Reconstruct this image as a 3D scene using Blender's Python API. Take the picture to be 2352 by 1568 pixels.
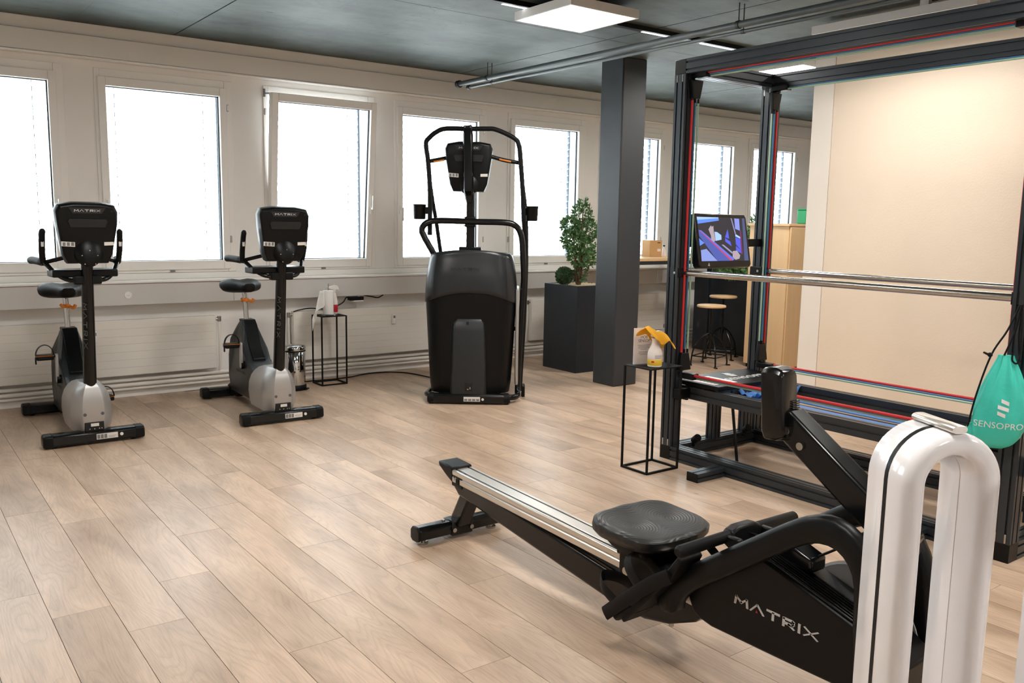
import bpy, bmesh, math, random
from mathutils import Vector, Matrix, Quaternion
rad = math.radians
SC = bpy.context.scene
COL = SC.collection
for o in list(bpy.data.objects):
    bpy.data.objects.remove(o)
random.seed(7)

# ------------------------------------------------------------------ camera
CAM_H = 1.55
F_PX = 1992.34
yaw, pitch, roll = 0.63967316, 0.13759688, 0.01638064
fw = Vector((math.sin(yaw) * math.cos(pitch), math.cos(yaw) * math.cos(pitch), -math.sin(pitch)))
r0 = Vector((math.cos(yaw), -math.sin(yaw), 0))
u0 = r0.cross(fw)
rr = r0 * math.cos(roll) + u0 * math.sin(roll)
uu = -r0 * math.sin(roll) + u0 * math.cos(roll)
cam_d = bpy.data.cameras.new('camera')
cam = bpy.data.objects.new('camera', cam_d)
COL.objects.link(cam)
cam_d.sensor_fit = 'HORIZONTAL'
cam_d.sensor_width = 36
cam_d.lens = F_PX / 2352 * 36
cam_d.clip_start = 0.05
cam.matrix_world = Matrix(((rr.x, uu.x, -fw.x, 0), (rr.y, uu.y, -fw.y, 0), (rr.z, uu.z, -fw.z, CAM_H), (0, 0, 0, 1)))
SC.camera = cam

# ------------------------------------------------------------------ world and exposure
SKY = 8.5          # bright overcast daylight outside the windows
PANEL = 33.0       # ceiling panel diffusers
w = bpy.data.worlds.new('overcast_sky')
SC.world = w
w.use_nodes = True
bg = w.node_tree.nodes['Background']
bg.inputs[0].default_value = (0.90, 0.955, 1.0, 1)
bg.inputs[1].default_value = SKY
vs = SC.view_settings
vs.view_transform = 'Standard'
vs.look = 'None'
vs.gamma = 1
vs.use_curve_mapping = False
vs.exposure = 0.45

# ------------------------------------------------------------------ materials
def lin(r, g, b):
    f = lambda v: (v / 255 / 12.92) if v <= 10.3 else ((v / 255 + 0.055) / 1.055) ** 2.4
    return (f(r), f(g), f(b))

MATS = {}
def mat(name, col, rough=0.5, metal=0.0, var=0.05, scale=6.0, bump=0.0, bscale=250.0, coat=0.0, spec=0.5,
        emit=0.0, ecol=None, stretch=(1, 1, 1), rvar=0.06):
    if name in MATS:
        return MATS[name]
    m = bpy.data.materials.new(name)
    m.use_nodes = True
    nt = m.node_tree
    n, l = nt.nodes, nt.links
    b = n['Principled BSDF']
    tc = n.new('ShaderNodeTexCoord')
    mp = n.new('ShaderNodeMapping')
    mp.inputs['Scale'].default_value = stretch
    l.new(tc.outputs['Object'], mp.inputs[0])
    nz = n.new('ShaderNodeTexNoise')
    nz.inputs['Scale'].default_value = scale
    nz.inputs['Detail'].default_value = 5
    l.new(mp.outputs[0], nz.inputs['Vector'])
    mx = n.new('ShaderNodeMix')
    mx.data_type = 'RGBA'
    a = tuple(max(0, c * (1 - var)) for c in col)
    c2 = tuple(min(1, c * (1 + var)) for c in col)
    mx.inputs[6].default_value = (*a, 1)
    mx.inputs[7].default_value = (*c2, 1)
    l.new(nz.outputs['Fac'], mx.inputs[0])
    l.new(mx.outputs[2], b.inputs['Base Color'])
    mr = n.new('ShaderNodeMapRange')
    mr.inputs[3].default_value = max(0.02, rough - rvar)
    mr.inputs[4].default_value = min(1, rough + rvar)
    l.new(nz.outputs['Fac'], mr.inputs[0])
    l.new(mr.outputs[0], b.inputs['Roughness'])
    b.inputs['Metallic'].default_value = metal
    b.inputs['Coat Weight'].default_value = coat
    b.inputs['Specular IOR Level'].default_value = spec
    if emit:
        b.inputs['Emission Color'].default_value = (*(ecol or col), 1)
        b.inputs['Emission Strength'].default_value = emit
    if bump:
        n2 = n.new('ShaderNodeTexNoise')
        n2.inputs['Scale'].default_value = bscale
        n2.inputs['Detail'].default_value = 3
        l.new(mp.outputs[0], n2.inputs['Vector'])
        bp = n.new('ShaderNodeBump')
        bp.inputs['Strength'].default_value = bump
        bp.inputs['Distance'].default_value = 0.004
        l.new(n2.outputs['Fac'], bp.inputs['Height'])
        l.new(bp.outputs[0], b.inputs['Normal'])
    MATS[name] = m
    return m

M = {}
M['wall'] = mat('white_plaster', lin(240, 237, 233), 0.75, bump=0.15, bscale=140, var=0.02)
M['frame'] = mat('white_window_lacquer', lin(241, 238, 233), 0.38, var=0.015)
M['trunk'] = mat('grey_white_trunking', lin(206, 203, 200), 0.42, var=0.02)
M['rad'] = mat('radiator_enamel', lin(234, 229, 220), 0.4, var=0.02)
M['cream'] = mat('cream_wall_paint', lin(247, 228, 205), 0.45, bump=0.25, bscale=90, var=0.02)
M['cream2'] = mat('cream_wall_trim', lin(250, 240, 228), 0.5, var=0.015)
M['col'] = mat('anthracite_column_paint', lin(46, 49, 53), 0.5, bump=0.35, bscale=160, var=0.08)
M['planter'] = mat('navy_planter_lacquer', lin(24, 32, 41), 0.42, var=0.06)
M['blk'] = mat('black_plastic', lin(11, 12, 13), 0.38, bump=0.08, bscale=500, var=0.06, spec=0.22)
M['blkg'] = mat('black_gloss_paint', lin(11, 12, 13), 0.22, var=0.05, coat=0.08, spec=0.35)
M['blkm'] = mat('black_matt_rubber', lin(10, 10, 11), 0.55, bump=0.15, bscale=400, spec=0.2)
M['slot'] = mat('slot_black', lin(8, 8, 9), 0.6)
M['alu_dark'] = mat('dark_anodised_aluminium', lin(52, 57, 62), 0.34, metal=0.35, var=0.05, stretch=(1, 1, 0.2))
M['grey_sh'] = mat('charcoal_shroud', lin(28, 31, 34), 0.4, bump=0.05, bscale=700, var=0.04)
M['grey_up'] = mat('graphite_satin_shroud', lin(40, 42, 45), 0.32, metal=0.25, var=0.03)
M['silver'] = mat('silver_satin_plastic', lin(176, 174, 172), 0.33, metal=0.55, var=0.03)
M['chrome'] = mat('chrome', lin(205, 205, 205), 0.08, metal=1.0, var=0.02, rvar=0.02)
M['steel'] = mat('brushed_steel', lin(190, 184, 176), 0.22, metal=1.0, var=0.03, stretch=(1, 0.05, 1), scale=60)
M['alu'] = mat('clear_anodised_aluminium', lin(214, 208, 200), 0.32, metal=0.85, var=0.02)
M['orange'] = mat('orange_plastic', lin(226, 128, 28), 0.4)
M['orange2'] = mat('copper_orange_contact', lin(214, 130, 50), 0.35, metal=0.3)
M['sticker'] = mat('white_sticker', lin(222, 218, 212), 0.5, var=0.03)
M['stickg'] = mat('printed_grey', lin(120, 120, 122), 0.5, var=0.2, scale=90)
M['white'] = mat('white_letter_ink', lin(225, 225, 225), 0.5)
M['letter'] = mat('silver_letter_ink', lin(190, 188, 186), 0.4)
M['ldark'] = mat('dark_letter_ink', lin(22, 22, 23), 0.5)
M['lgrey'] = mat('grey_letter_ink', lin(86, 88, 92), 0.45)
M['tower'] = mat('white_gloss_shell', lin(243, 241, 243), 0.12, var=0.01, coat=0.6, rvar=0.02)
M['red'] = mat('red_rope', lin(205, 28, 34), 0.5, bump=0.2, bscale=600)
M['blue'] = mat('blue_rope', lin(60, 120, 160), 0.5, bump=0.2, bscale=600)
M['mint'] = mat('pale_green_rope', lin(165, 195, 170), 0.5, bump=0.2, bscale=600)
M['bluestrap'] = mat('blue_webbing', lin(70, 125, 195), 0.5, bump=0.2, bscale=300)
M['bag'] = mat('turquoise_nylon', lin(58, 200, 182), 0.45, bump=0.3, bscale=60, var=0.08)
M['wood'] = mat('light_oak', lin(222, 184, 136), 0.45, var=0.14, scale=5, stretch=(12, 1, 12))
M['birch'] = mat('birch_veneer', lin(226, 192, 146), 0.5, var=0.08, scale=4, stretch=(9, 9, 0.6))
M['card'] = mat('cardboard', lin(204, 160, 108), 0.8, var=0.05)
M['yellow'] = mat('yellow_microfibre', lin(246, 178, 40), 0.95, bump=0.6, bscale=900, var=0.06)
M['paper'] = mat('white_tissue', lin(238, 236, 232), 0.9, bump=0.3, bscale=300, var=0.01)
M['pap2'] = mat('white_paper', lin(236, 228, 226), 0.7, var=0.01)
M['bottle'] = mat('white_bottle_plastic', lin(236, 230, 224), 0.3, var=0.01)
M['ylabel'] = mat('yellow_label', lin(240, 200, 60), 0.4)
M['rlabel'] = mat('red_label', lin(200, 25, 40), 0.4)
M['bark'] = mat('plant_bark', lin(92, 70, 52), 0.8, var=0.2, scale=30)
M['leaf'] = mat('green_leaf', lin(88, 128, 74), 0.45, var=0.6, scale=9)
M['leafd'] = mat('dark_green_leaf', lin(58, 88, 52), 0.55, var=0.35, scale=12)
M['pebble'] = mat('beige_pebble', lin(190, 165, 130), 0.8, var=0.2, scale=40)
M['green'] = mat('green_plastic', lin(30, 150, 95), 0.45)
M['pipe'] = mat('painted_grey_pipe', lin(84, 92, 94), 0.42, var=0.06)
M['lampbox'] = mat('lamp_white_metal', lin(225, 222, 218), 0.45)
M['slat'] = mat('blind_slat', lin(232, 234, 236), 0.5, var=0.01)
M['guide'] = mat('blind_guide_rail', lin(72, 84, 98), 0.4, metal=0.3)
M['gasket'] = mat('window_gasket', lin(40, 46, 52), 0.6)
M['joint'] = mat('floor_joint', lin(70, 55, 44), 0.8)
M['screw'] = mat('zinc_screw', lin(180, 178, 172), 0.25, metal=1.0)
M['skin'] = mat('screen_skin', lin(200, 175, 170), 0.5)

def emissive(name, col, s):
    m = bpy.data.materials.new(name)
    m.use_nodes = True
    nt = m.node_tree
    nt.nodes.remove(nt.nodes['Principled BSDF'])
    e = nt.nodes.new('ShaderNodeEmission')
    e.inputs[0].default_value = (*col, 1)
    e.inputs[1].default_value = s
    nt.links.new(e.outputs[0], nt.nodes['Material Output'].inputs[0])
    return m
M['panel'] = emissive('panel_diffuser', (1.0, 0.955, 0.90), PANEL)
M['led'] = emissive('led_strip', (0.95, 0.97, 1.0), 3.0)

def glass_mat():
    m = bpy.data.materials.new('window_glass')
    m.use_nodes = True
    nt = m.node_tree
    n, l = nt.nodes, nt.links
    n.remove(n['Principled BSDF'])
    t = n.new('ShaderNodeBsdfTransparent')
    t.inputs[0].default_value = (0.96, 0.985, 0.98, 1)
    g = n.new('ShaderNodeBsdfGlossy')
    g.inputs['Roughness'].default_value = 0.03
    fc = n.new('ShaderNodeLayerWeight')
    fc.inputs[0].default_value = 0.5
    pw = n.new('ShaderNodeMath'); pw.operation = 'POWER'; pw.inputs[1].default_value = 4.0
    l.new(fc.outputs['Facing'], pw.inputs[0])
    lw = n.new('ShaderNodeMath'); lw.operation = 'MULTIPLY_ADD'; lw.inputs[1].default_value = 0.6; lw.inputs[2].default_value = 0.03
    l.new(pw.outputs[0], lw.inputs[0])
    mx = n.new('ShaderNodeMixShader')
    l.new(lw.outputs[0], mx.inputs[0])
    l.new(t.outputs[0], mx.inputs[1])
    l.new(g.outputs[0], mx.inputs[2])
    l.new(mx.outputs[0], n['Material Output'].inputs[0])
    return m
M['glass'] = glass_mat()

def plank_mat():
    m = bpy.data.materials.new('oak_plank')
    m.use_nodes = True
    nt = m.node_tree
    n, l = nt.nodes, nt.links
    b = n['Principled BSDF']
    tc = n.new('ShaderNodeTexCoord')
    oi = n.new('ShaderNodeObjectInfo')
    mul = n.new('ShaderNodeMath'); mul.operation = 'MULTIPLY'; mul.inputs[1].default_value = 57.0
    l.new(oi.outputs['Random'], mul.inputs[0])
    cb = n.new('ShaderNodeCombineXYZ')
    l.new(mul.outputs[0], cb.inputs[0]); l.new(mul.outputs[0], cb.inputs[1]); l.new(mul.outputs[0], cb.inputs[2])
    add = n.new('ShaderNodeVectorMath'); add.operation = 'ADD'
    l.new(tc.outputs['Object'], add.inputs[0]); l.new(cb.outputs[0], add.inputs[1])
    def noise(sc, st, det=4, dist=0.0, rg=0.55):
        mp = n.new('ShaderNodeMapping'); mp.inputs['Scale'].default_value = st
        l.new(add.outputs[0], mp.inputs[0])
        z = n.new('ShaderNodeTexNoise'); z.inputs['Scale'].default_value = sc
        z.inputs['Detail'].default_value = det; z.inputs['Distortion'].default_value = dist
        z.inputs['Roughness'].default_value = rg
        l.new(mp.outputs[0], z.inputs['Vector'])
        return z
    broad = noise(2.2, (2.2, 0.55, 1), 3, 0.3)
    fibre = noise(9, (26, 1.1, 1), 6, 0.0, 0.7)
    # cathedral figure: bands of a slow warped field
    field = noise(1.5, (3.2, 0.42, 1), 2, 0.25)
    fm = n.new('ShaderNodeMath'); fm.operation = 'MULTIPLY'; fm.inputs[1].default_value = 26.0
    l.new(field.outputs['Fac'], fm.inputs[0])
    sn = n.new('ShaderNodeMath'); sn.operation = 'FRACT'
    l.new(fm.outputs[0], sn.inputs[0])
    cr = n.new('ShaderNodeValToRGB')
    cr.color_ramp.elements[0].position = 0.0; cr.color_ramp.elements[0].color = (0.80, 0.80, 0.80, 1)
    cr.color_ramp.elements[1].position = 0.45; cr.color_ramp.elements[1].color = (1, 1, 1, 1)
    e = cr.color_ramp.elements.new(1.0); e.color = (0.93, 0.93, 0.93, 1)
    l.new(sn.outputs[0], cr.inputs[0])
    base = n.new('ShaderNodeValToRGB')
    base.color_ramp.elements[0].position = 0.30; base.color_ramp.elements[0].color = (*lin(174, 147, 123), 1)
    base.color_ramp.elements[1].position = 0.62; base.color_ramp.elements[1].color = (*lin(216, 188, 162), 1)
    l.new(broad.outputs['Fac'], base.inputs[0])
    m1 = n.new('ShaderNodeMix'); m1.data_type = 'RGBA'; m1.blend_type = 'MULTIPLY'; m1.inputs[0].default_value = 0.75
    l.new(base.outputs[0], m1.inputs[6]); l.new(cr.outputs[0], m1.inputs[7])
    fr = n.new('ShaderNodeValToRGB')
    fr.color_ramp.elements[0].position = 0.32; fr.color_ramp.elements[0].color = (0.80, 0.79, 0.78, 1)
    fr.color_ramp.elements[1].position = 0.56; fr.color_ramp.elements[1].color = (1, 1, 1, 1)
    l.new(fibre.outputs['Fac'], fr.inputs[0])
    m2 = n.new('ShaderNodeMix'); m2.data_type = 'RGBA'; m2.blend_type = 'MULTIPLY'; m2.inputs[0].default_value = 0.8
    l.new(m1.outputs[2], m2.inputs[6]); l.new(fr.outputs[0], m2.inputs[7])
    # knots
    vm = n.new('ShaderNodeMapping'); vm.inputs['Scale'].default_value = (2.6, 1.25, 1)
    l.new(add.outputs[0], vm.inputs[0])
    vo = n.new('ShaderNodeTexVoronoi'); vo.inputs['Scale'].default_value = 1.25
    l.new(vm.outputs[0], vo.inputs['Vector'])
    kr = n.new('ShaderNodeValToRGB')
    kr.color_ramp.elements[0].position = 0.012; kr.color_ramp.elements[0].color = (0.30, 0.27, 0.24, 1)
    kr.color_ramp.elements[1].position = 0.13; kr.color_ramp.elements[1].color = (1, 1, 1, 1)
    ke = kr.color_ramp.elements.new(0.035); ke.color = (0.80, 0.78, 0.76, 1)
    l.new(vo.outputs['Distance'], kr.inputs[0])
    m3 = n.new('ShaderNodeMix'); m3.data_type = 'RGBA'; m3.blend_type = 'MULTIPLY'; m3.inputs[0].default_value = 0.75
    l.new(m2.outputs[2], m3.inputs[6]); l.new(kr.outputs[0], m3.inputs[7])
    # plank to plank tone
    hs = n.new('ShaderNodeHueSaturation')
    mr = n.new('ShaderNodeMapRange'); mr.inputs[3].default_value = 0.93; mr.inputs[4].default_value = 1.08
    l.new(oi.outputs['Random'], mr.inputs[0]); l.new(mr.outputs[0], hs.inputs['Value'])
    l.new(m3.outputs[2], hs.inputs['Color'])
    l.new(hs.outputs[0], b.inputs['Base Color'])
    b.inputs['Roughness'].default_value = 0.36
    b.inputs['Specular IOR Level'].default_value = 0.45
    bp = n.new('ShaderNodeBump'); bp.inputs['Strength'].default_value = 0.12; bp.inputs['Distance'].default_value = 0.002
    l.new(fibre.outputs['Fac'], bp.inputs['Height']); l.new(bp.outputs[0], b.inputs['Normal'])
    return m
M['plank'] = plank_mat()

def concrete_mat():
    m = bpy.data.materials.new('painted_board_marked_concrete')
    m.use_nodes = True
    nt = m.node_tree
    n, l = nt.nodes, nt.links
    b = n['Principled BSDF']
    tc = n.new('ShaderNodeTexCoord')
    geo = n.new('ShaderNodeNewGeometry')
    nz = n.new('ShaderNodeTexNoise'); nz.inputs['Scale'].default_value = 1.9; nz.inputs['Detail'].default_value = 10; nz.inputs['Roughness'].default_value = 0.62
    mp = n.new('ShaderNodeMapping'); mp.inputs['Scale'].default_value = (0.9, 1.2, 1)
    l.new(geo.outputs['Position'], mp.inputs[0]); l.new(mp.outputs[0], nz.inputs['Vector'])
    cr = n.new('ShaderNodeValToRGB')
    cr.color_ramp.elements[0].position = 0.33; cr.color_ramp.elements[0].color = (*lin(50, 59, 58), 1)
    cr.color_ramp.elements[1].position = 0.68; cr.color_ramp.elements[1].color = (*lin(94, 105, 101), 1)
    l.new(nz.outputs['Fac'], cr.inputs[0])
    # small air holes and scratches
    vo = n.new('ShaderNodeTexVoronoi'); vo.inputs['Scale'].default_value = 2.6
    mp2 = n.new('ShaderNodeMapping'); mp2.inputs['Scale'].default_value = (0.7, 1.6, 1)
    l.new(geo.outputs['Position'], mp2.inputs[0]); l.new(mp2.outputs[0], vo.inputs['Vector'])
    kr = n.new('ShaderNodeValToRGB')
    kr.color_ramp.elements[0].position = 0.045; kr.color_ramp.elements[0].color = (0.25, 0.25, 0.25, 1)
    kr.color_ramp.elements[1].position = 0.09; kr.color_ramp.elements[1].color = (1, 1, 1, 1)
    l.new(vo.outputs['Distance'], kr.inputs[0])
    mx = n.new('ShaderNodeMix'); mx.data_type = 'RGBA'; mx.blend_type = 'MULTIPLY'; mx.inputs[0].default_value = 0.8
    l.new(cr.outputs[0], mx.inputs[6]); l.new(kr.outputs[0], mx.inputs[7])
    # shutter-board seams
    br = n.new('ShaderNodeTexBrick')
    br.inputs['Scale'].default_value = 1.0
    br.inputs['Brick Width'].default_value = 2.85
    br.inputs['Row Height'].default_value = 0.50
    br.inputs['Mortar Size'].default_value = 0.004
    br.inputs['Mortar Smooth'].default_value = 0.3
    br.inputs['Color1'].default_value = (1, 1, 1, 1); br.inputs['Color2'].default_value = (0.94, 0.94, 0.94, 1)
    br.inputs['Mortar'].default_value = (0.45, 0.45, 0.45, 1)
    l.new(geo.outputs['Position'], br.inputs['Vector'])
    m2 = n.new('ShaderNodeMix'); m2.data_type = 'RGBA'; m2.blend_type = 'MULTIPLY'; m2.inputs[0].default_value = 0.6
    l.new(mx.outputs[2], m2.inputs[6]); l.new(br.outputs['Color'], m2.inputs[7])
    # hairline cracks and casting scars: narrow bands of a warped noise, only in patches
    cn = n.new('ShaderNodeTexNoise'); cn.inputs['Scale'].default_value = 2.3; cn.inputs['Detail'].default_value = 6; cn.inputs['Distortion'].default_value = 1.4
    l.new(geo.outputs['Position'], cn.inputs['Vector'])
    cs = n.new('ShaderNodeMath'); cs.operation = 'SUBTRACT'; cs.inputs[1].default_value = 0.5
    l.new(cn.outputs['Fac'], cs.inputs[0])
    ca_ = n.new('ShaderNodeMath'); ca_.operation = 'ABSOLUTE'
    l.new(cs.outputs[0], ca_.inputs[0])
    ck = n.new('ShaderNodeValToRGB')
    ck.color_ramp.elements[0].position = 0.0; ck.color_ramp.elements[0].color = (0.30, 0.30, 0.30, 1)
    ck.color_ramp.elements[1].position = 0.007; ck.color_ramp.elements[1].color = (1, 1, 1, 1)
    l.new(ca_.outputs[0], ck.inputs[0])
    pn = n.new('ShaderNodeTexNoise'); pn.inputs['Scale'].default_value = 1.1; pn.inputs['Detail'].default_value = 2
    l.new(geo.outputs['Position'], pn.inputs['Vector'])
    pk = n.new('ShaderNodeMapRange'); pk.inputs[1].default_value = 0.52; pk.inputs[2].default_value = 0.62
    l.new(pn.outputs['Fac'], pk.inputs[0])
    m4 = n.new('ShaderNodeMix'); m4.data_type = 'RGBA'; m4.blend_type = 'MULTIPLY'
    l.new(pk.outputs[0], m4.inputs[0]); l.new(m2.outputs[2], m4.inputs[6]); l.new(ck.outputs[0], m4.inputs[7])
    l.new(m4.outputs[2], b.inputs['Base Color'])
    b.inputs['Roughness'].default_value = 0.62
    b2 = n.new('ShaderNodeBump'); b2.inputs['Strength'].default_value = 0.35; b2.inputs['Distance'].default_value = 0.01
    l.new(nz.outputs['Fac'], b2.inputs['Height']); l.new(b2.outputs[0], b.inputs['Normal'])
    return m
M['concrete'] = concrete_mat()
# ------------------------------------------------------------------ mesh helpers
def V(*a):
    return Vector(a)

def crom(pts, n=6):
    """smooth curve through the points"""
    P = [Vector(p) for p in pts]
    out = []
    for i in range(len(P) - 1):
        p0 = P[i - 1] if i else P[i] * 2 - P[i + 1]
        p1, p2 = P[i], P[i + 1]
        p3 = P[i + 2] if i + 2 < len(P) else P[i + 1] * 2 - P[i]
        for k in range(n):
            t = k / n
            out.append(0.5 * ((2 * p1) + (p2 - p0) * t + (2 * p0 - 5 * p1 + 4 * p2 - p3) * t * t
                              + (3 * p1 - p0 - 3 * p2 + p3) * t * t * t))
    out.append(P[-1])
    return out

class MB:
    def __init__(s):
        s.v = []; s.f = []
    def add(s, vs, fs, mtx=None):
        k = len(s.v)
        for p in vs:
            p = Vector(p)
            s.v.append(tuple(mtx @ p) if mtx else tuple(p))
        for f in fs:
            s.f.append([k + i for i in f])
        return s
    def box(s, x0, x1, y0, y1, z0, z1, mtx=None):
        vs = [(x0, y0, z0), (x1, y0, z0), (x1, y1, z0), (x0, y1, z0), (x0, y0, z1), (x1, y0, z1), (x1, y1, z1), (x0, y1, z1)]
        return s.add(vs, [(3, 2, 1, 0), (4, 5, 6, 7), (0, 1, 5, 4), (1, 2, 6, 5), (2, 3, 7, 6), (3, 0, 4, 7)], mtx)
    def prism(s, poly, ax, a, b, mtx=None):
        def P(p, t):
            return (t, p[0], p[1]) if ax == 'x' else ((p[0], t, p[1]) if ax == 'y' else (p[0], p[1], t))
        n = len(poly)
        vs = [P(p, a) for p in poly] + [P(p, b) for p in poly]
        fs = [list(range(n))[::-1], list(range(n, 2 * n))] + [(i, (i + 1) % n, n + (i + 1) % n, n + i) for i in range(n)]
        return s.add(vs, fs, mtx)
    def loft(s, rings, cap=True, closed=True, mtx=None):
        n = len(rings[0]); vs = [p for r in rings for p in r]; fs = []
        for i in range(len(rings) - 1):
            for j in range(n if closed else n - 1):
                j2 = (j + 1) % n
                fs.append((i * n + j, i * n + j2, (i + 1) * n + j2, (i + 1) * n + j))
        if cap and closed:
            fs.append(list(range(n))[::-1]); fs.append([(len(rings) - 1) * n + j for j in range(n)])
        return s.add(vs, fs, mtx)
    def tube(s, path, r, seg=10, flat=1.0, up=None, cap=True, closed=False, mtx=None):
        P = [Vector(p) for p in path]; n = len(P); rings = []
        nrm = None
        for i, p in enumerate(P):
            if closed:
                t = P[(i + 1) % n] - P[i - 1]
            else:
                t = P[min(i + 1, n - 1)] - P[max(i - 1, 0)]
            t.normalize()
            if nrm is None:
                nrm = Vector(up) if up else (V(0, 0, 1) if abs(t.z) < 0.9 else V(0, 1, 0))
            if up:
                nrm = Vector(up)
            nrm = (nrm - t * nrm.dot(t))
            if nrm.length < 1e-6:
                nrm = t.orthogonal()
            nrm.normalize()
            bn = t.cross(nrm)
            ri = r[i] if isinstance(r, (list, tuple)) else r
            rings.append([p + bn * (ri * math.cos(2 * math.pi * k / seg)) + nrm * (ri * flat * math.sin(2 * math.pi * k / seg)) for k in range(seg)])
        if closed:
            rings.append(rings[0])
        return s.loft(rings, cap=cap and not closed, mtx=mtx)
    def cyl(s, p0, p1, r, r1=None, seg=16, mtx=None):
        return s.tube([p0, p1], [r, r if r1 is None else r1], seg, mtx=mtx)
    def lathe(s, prof, c=(0, 0, 0), seg=24, ax='z', mtx=None, sc=(1, 1)):
        rings = []
        for r, z in prof:
            ring = []
            for k in range(seg):
                a = 2 * math.pi * k / seg
                u_, v_ = max(r, 1e-4) * math.cos(a) * sc[0], max(r, 1e-4) * math.sin(a) * sc[1]
                p = (u_, v_, z) if ax == 'z' else ((z, u_, v_) if ax == 'x' else (v_, z, u_))
                ring.append((p[0] + c[0], p[1] + c[1], p[2] + c[2]))
            rings.append(ring)
        return s.loft(rings, mtx=mtx)
    def ball(s, c, rx, ry, rz, seg=20, rings=12, mtx=None):
        pr = []
        R = []
        for i in range(rings + 1):
            a = -math.pi / 2 + math.pi * i / rings
            R.append([(c[0] + rx * max(math.cos(a), 1e-3) * math.cos(2 * math.pi * k / seg),
                       c[1] + ry * max(math.cos(a), 1e-3) * math.sin(2 * math.pi * k / seg), c[2] + rz * math.sin(a)) for k in range(seg)])
        return s.loft(R, mtx=mtx)
    def grid(s, fn, nu, nv, mtx=None):
        vs = [fn(i / nu, j / nv) for j in range(nv + 1) for i in range(nu + 1)]
        fs = [(j * (nu + 1) + i, j * (nu + 1) + i + 1, (j + 1) * (nu + 1) + i + 1, (j + 1) * (nu + 1) + i) for j in range(nv) for i in range(nu)]
        return s.add(vs, fs, mtx)
    def mesh(s, name, smooth=True, ang=35):
        me = bpy.data.meshes.new(name)
        me.from_pydata(s.v, [], s.f)
        bm = bmesh.new(); bm.from_mesh(me)
        bmesh.ops.recalc_face_normals(bm, faces=bm.faces)
        bm.to_mesh(me); bm.free()
        if smooth:
            me.polygons.foreach_set('use_smooth', [True] * len(me.polygons))
            me.set_sharp_from_angle(angle=rad(ang))
        me.update()
        return me
    def build(s, name, m, parent=None, bevel=0.0, bseg=2, smooth=True, ang=35, solid=0.0, loc=None, sub=0):
        me = s.mesh(name, smooth, ang)
        me.materials.append(M[m] if isinstance(m, str) else m)
        o = bpy.data.objects.new(name, me)
        COL.objects.link(o)
        if parent:
            o.parent = parent
        if loc:
            o.location = loc
        if solid:
            md = o.modifiers.new('solid', 'SOLIDIFY'); md.thickness = solid; md.offset = 0
        if sub:
            md = o.modifiers.new('sub', 'SUBSURF'); md.levels = sub; md.render_levels = sub
        if bevel:
            md = o.modifiers.new('bevel', 'BEVEL'); md.width = bevel; md.segments = bseg
            md.limit_method = 'ANGLE'; md.angle_limit = rad(40)
            md.harden_normals = False
        return o

def tag(o, label=None, cat=None, group=None, kind=None):
    if label: o['label'] = label
    if cat: o['category'] = cat
    if group: o['group'] = group
    if kind: o['kind'] = kind
    return o

def empty(name, loc=(0, 0, 0), rz=0.0, label=None, cat=None, group=None, kind=None):
    o = bpy.data.objects.new(name, None)
    o.empty_display_size = 0.1
    COL.objects.link(o)
    o.location = loc
    o.rotation_euler = (0, 0, rz)
    return tag(o, label, cat, group, kind)

def copy_tree(o, parent=None):
    c = o.copy(); COL.objects.link(c); c.parent = parent
    for ch in list(o.children):
        copy_tree(ch, c)
    return c

def share(name, src, parent, loc=(0, 0, 0), rot=(0, 0, 0)):
    """another object on the same mesh"""
    o = bpy.data.objects.new(name, src.data)
    COL.objects.link(o); o.parent = parent; o.location = loc; o.rotation_euler = rot
    for md in src.modifiers:
        n = o.modifiers.new(md.name, md.type)
        if md.type == 'BEVEL':
            n.width = md.width; n.segments = md.segments; n.limit_method = 'ANGLE'; n.angle_limit = md.angle_limit
    return o

# stroke lettering: wide capitals, the second letter without its bar
STROKES = {
    'M': (1.6, [[(0, 0), (0.12, 1), (0.8, 0.38), (1.48, 1), (1.6, 0)]]),
    'A': (1.6, [[(0, 0), (0.8, 1), (1.6, 0)]]),
    'T': (1.5, [[(0, 0.91), (1.5, 0.91)], [(0.75, 0.85), (0.75, 0)]]),
    'R': (1.4, [[(0.1, 0), (0.1, 0.91), (1.15, 0.91), (1.3, 0.8), (1.3, 0.56), (1.15, 0.42), (0.3, 0.42)], [(0.7, 0.42), (1.35, 0)]]),
    'I': (0.2, [[(0.1, 0), (0.1, 1)]]),
    'X': (1.6, [[(0.05, 0), (1.55, 1)], [(0.05, 1), (1.55, 0)]]),
}
def strokes(word, org, xd, yd, h, t=0.2, depth=0.002, gap=0.45, mb=None, fn=None):
    mb = mb or MB()
    xd, yd = Vector(xd).normalized(), Vector(yd).normalized()
    nd = xd.cross(yd)
    x = 0
    for ch in word:
        wd, pls = STROKES[ch]
        for pl in pls:
            for a, b in zip(pl[:-1], pl[1:]):
                a, b = Vector((a[0] + x, a[1])), Vector((b[0] + x, b[1]))
                d = (b - a).normalized(); q = Vector((-d.y, d.x)) * t / 2
                e = d * t * 0.25
                c2 = [a - q - e, b - q + e, b + q + e, a + q - e]
                c2 = [Vector((c.x, min(1, max(0, c.y)))) for c in c2]
                vs = []
                for z in (0, depth):
                    for c in c2:
                        vs.append(Vector(org) + xd * (c.x * h) + yd * (c.y * h) + nd * z)
                mb.add(vs, [(3, 2, 1, 0), (4, 5, 6, 7), (0, 1, 5, 4), (1, 2, 6, 5), (2, 3, 7, 6), (3, 0, 4, 7)])
        x += wd + gap
    return mb
def stroke_len(word, gap=0.45):
    return sum(STROKES[c][0] for c in word) + gap * (len(word) - 1)

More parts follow.
